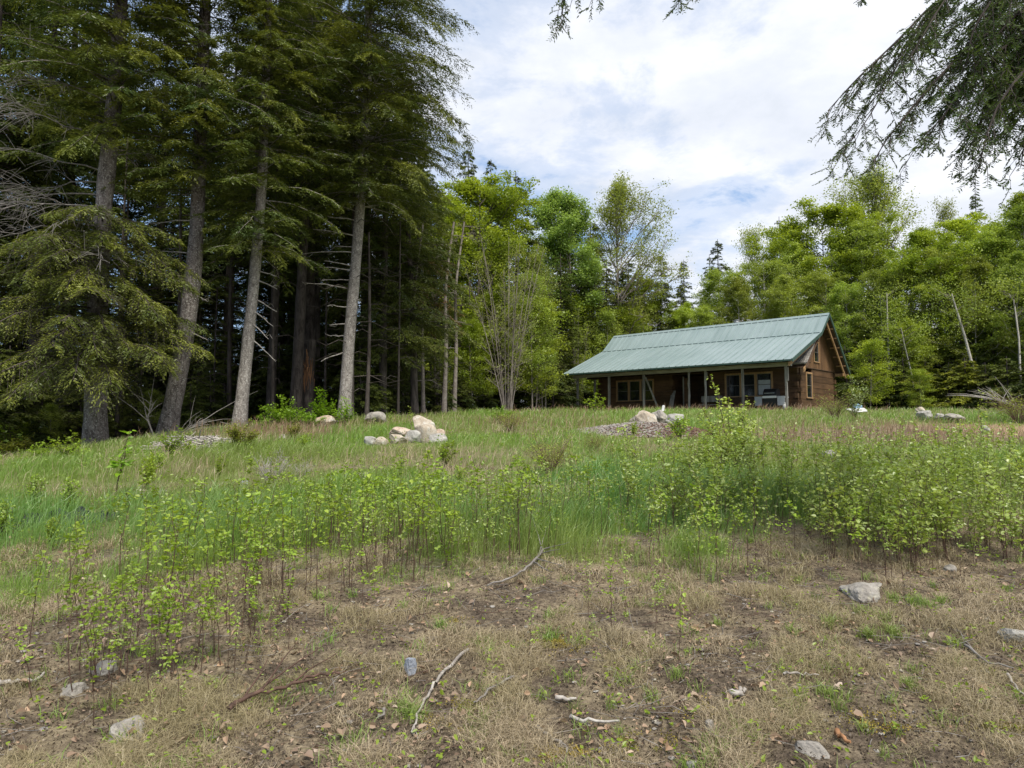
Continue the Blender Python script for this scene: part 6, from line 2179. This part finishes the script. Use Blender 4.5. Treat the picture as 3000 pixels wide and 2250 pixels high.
# dry grass: foreground tufts and pale stalks all over
x, y = polar(450000, 2.3, 10, r, 1.15)
gm = green_mask(x, y)
cl = fbm(x * 3.1, y * 3.1, 81, 4)
ft = forest_mask(x, y)
keep = r.uniform(0, 1, len(x)) < (1 - 0.80 * gm) * (0.16 + 1.3 * ss(0.42, 0.63, cl)) * (1 - ft)
x, y, cl = x[keep], y[keep], cl[keep]
g = Geo()
hh = (0.03 + 0.11 * ss(0.4, 0.75, cl)) * r.uniform(0.4, 1.4, len(x))
blades(g, x, y, hh, np.maximum(0.0022, 0.0006 * y) * r.uniform(0.7, 1.4, len(x)), r.uniform(0.4, 1.6, len(x)), 0.1, 0.25, r=r)
x, y = polar(80000, 7, 40, r, 1.15)
gm = green_mask(x, y)
cl = fbm(x * 0.9, y * 0.6, 83, 4)
keep = (r.uniform(0, 1, len(x)) < (0.16 + 0.9 * ss(0.50, 0.66, cl)) * (1 - forest_mask(x, y)) * (1 - 0.6 * sand_mask(x, y))) & ~inside_cabin(x, y) & (bare_spot(x, y) < 0.5)
x, y = x[keep], y[keep]
blades(g, x, y, r.uniform(0.12, 0.42, len(x)), np.maximum(0.003, 0.0006 * y) * r.uniform(0.7, 1.3, len(x)), r.uniform(0.2, 0.9, len(x)), 0.2, r=r)
tag(obj('dry_grass', g, M['dry']), 'dry straw coloured grass in tufts and stalks', 'grass', kind='stuff')
# rusty dead weeds before the porch and along the bank
g = Geo()
xs_, ys_ = [], []
for (cx, cy, sx, sy, n) in ((10.5, 34.5, 3.0, 1.2, 420), (6.0, 39, 2.6, 1.6, 260), (15.3, 34.2, 2.0, 0.9, 300), (8.0, 18.5, 3.0, 1.2, 900), (3.2, 31, 1.6, 2, 150), (12, 19.5, 3.0, 1.2, 800), (1.0, 22, 1.5, 1.2, 400), (-6.5, 18.6, 1.2, .8, 900), (2.0, 11.5, 1.5, 1.0, 250)):
    xs_.append(r.normal(cx, sx, n)); ys_.append(r.normal(cy, sy, n))
x, y = np.concatenate(xs_), np.concatenate(ys_)
k_ = ~inside_cabin(x, y) & (bare_spot(x, y) < 0.5)
x, y = x[k_], y[k_]
blades(g, x, y, r.uniform(0.25, 0.62, len(x)), np.maximum(0.004, 0.0006 * y), r.uniform(0.15, 0.6, len(x)), 0.12, r=r)
tag(obj('dead_weeds', g, M['rust']), 'rusty brown dead weeds before the porch and along the bank', 'weeds', kind='stuff')
# fresh tufts in the dry foreground
g = Geo()
cx, cy = polar(330, 2.6, 7.5, r)
fix = np.array([ground_px(a, b)[:2] for a, b in ((2430, 1838), (2525, 1800), (2590, 1820), (2545, 1868), (2620, 1865), (2600, 1850), (2685, 1775), (2725, 1785), (2620, 1766), (2545, 1872), (2425, 2040), (2755, 1768), (2660, 2015), (1410, 1895), (1610, 1880), (1195, 2110), (1290, 1850))])
cx = np.concatenate([cx, np.repeat(fix[:, 0], 3)]); cy = np.concatenate([cy, np.repeat(fix[:, 1], 3)])
n = r.integers(8, 42, len(cx))
ii = np.repeat(np.arange(len(cx)), n)
sg = r.uniform(0.015, 0.045, len(cx))[ii]
x, y = cx[ii] + r.normal(0, 1, len(ii)) * sg, cy[ii] + r.normal(0, 1, len(ii)) * sg
blades(g, x, y, r.uniform(0.04, 0.11, len(x)), np.full(len(x), 0.0045), r.uniform(0.5, 1.3, len(x)), 0.0, r=r)
tag(obj('fresh_tufts', g, M['grass']), 'fresh green grass tufts in the dry foreground', 'grass', kind='stuff')
# low green sprouts scattered in the foreground
g = Geo()
x, y = polar(1000, 2.6, 9, r)
n = len(x)
C = np.stack([x, y, gh(x, y) + r.uniform(0.01, 0.10, n)], 1)
C = np.repeat(C, 4, 0) + r.normal(0, 0.018, (n * 4, 3))
D = r.normal(0, 1, (n * 4, 3)) * np.array([1, 1, .4]) + np.array([0, 0, .15])
Lf = r.uniform(0.014, 0.032, n * 4)
g.leaves(C, D, r.normal(0, .4, (n * 4, 3)) + np.array([0, 0, 1.]), Lf, Lf * 0.6, fold=0.15)
tag(obj('green_sprouts', g, M['sap']), 'tiny green sprouts coming through the dead leaves', 'sprouts', kind='stuff')
# broad leaved weeds in the meadow
g = Geo()
x, y = polar(5200, 5.5, 34, r)
k_ = (r.uniform(0, 1, len(x)) < green_mask(x, y) * ss(0.42, 0.6, fbm(x * 0.8, y * 0.6, 121, 3)) * (1 - forest_mask(x, y))) & ~inside_cabin(x, y)
x, y = x[k_], y[k_]
n = len(x)
h_ = r.uniform(0.08, 0.38, n)
C = np.repeat(np.stack([x, y, gh(x, y)], 1), 9, 0)
C[:, 2] += np.repeat(h_, 9) * r.uniform(0.35, 1.0, n * 9)
C += r.normal(0, 0.04, C.shape) * np.array([1, 1, 0.3])
Lf = r.uniform(0.02, 0.06, n * 9) * (0.7 + 0.02 * C[:, 1])
g.leaves(C, r.normal(0, 1, C.shape) * np.array([1, 1, .5]), r.normal(0, .6, C.shape) + np.array([0, 0, 1.]), Lf, Lf * 0.6, fold=0.12)
tag(obj('meadow_weeds', g, M['sap']), 'broad leaved weeds growing among the meadow grass', 'weeds', kind='stuff')
# dead leaves
g = Geo()
x, y = polar(7000, 2.3, 10, r)
k_ = r.uniform(0, 1, len(x)) < (1 - 0.75 * green_mask(x, y)) * (0.25 + ss(0.42, 0.6, fbm(x * 1.6, y * 1.6, 97, 3)))
x, y = x[k_], y[k_]
n = len(x)
C = np.stack([x, y, gh(x, y) + r.uniform(0.005, 0.035, n)], 1)
D = nrm(r.normal(0, 1, (n, 3)) * np.array([1, 1, .35]))
Lf = 0.014 + 0.042 * r.uniform(0, 1, n) ** 2.6
g.leaves(C, D, r.normal(0, .55, (n, 3)) + np.array([0, 0, 1.]), Lf, Lf * r.uniform(0.4, 0.9, n), fold=0.28)
tag(obj('dead_leaf_litter', g, M['litter']), 'curled brown dead leaves lying in the dry grass', 'leaf litter', kind='stuff')
# crumbly dark humus, moss cushions
g = Geo()
x, y = polar(90000, 2.3, 8, r)
k_ = r.uniform(0, 1, len(x)) < (1 - green_mask(x, y)) * 0.8
x, y = x[k_], y[k_]
n = len(x)
C = np.stack([x, y, gh(x, y) + r.uniform(0.0, 0.022, n)], 1)
Lf = r.uniform(0.006, 0.020, n)
g.leaves(C, r.normal(0, 1, (n, 3)), r.normal(0, 1, (n, 3)), Lf, Lf * 0.6)
tag(obj('humus_crumbs', g, M['needle_litter']), 'dark crumbly humus and bark bits between the dry tufts', 'litter', kind='stuff')
g = Geo()
for (px, py, rx, ry, n) in ((1365, 2105, .16, .10, 2600), (1640, 1900, .16, .10, 1700), (1350, 1830, .07, .05, 500), (1640, 2235, .12, .05, 1200), (2600, 2130, .16, .07, 900), (2960, 2145, .12, .04, 700), (1880, 2190, .14, .06, 700), (2100, 2090, .15, .07, 700)):
    c = ground_px(px, py)
    a = r.normal(0, 1, (n, 2)) * np.array([rx, ry]) * 0.6
    X_, Y_ = c[0] + a[:, 0], c[1] + a[:, 1]
    kk = fbm(X_ * 14, Y_ * 14, 5, 3) > 0.47
    X_, Y_ = X_[kk], Y_[kk]
    C = np.stack([X_, Y_, gh(X_, Y_) + r.uniform(0.004, 0.02, len(X_))], 1)
    g.leaves(C, r.normal(0, 1, C.shape) + np.array([0, 0, .6]), r.normal(0, 1, C.shape), 0.012, 0.007)
tag(obj('moss', g, M['moss']), 'patches of yellow moss in the foreground', 'moss', kind='stuff')
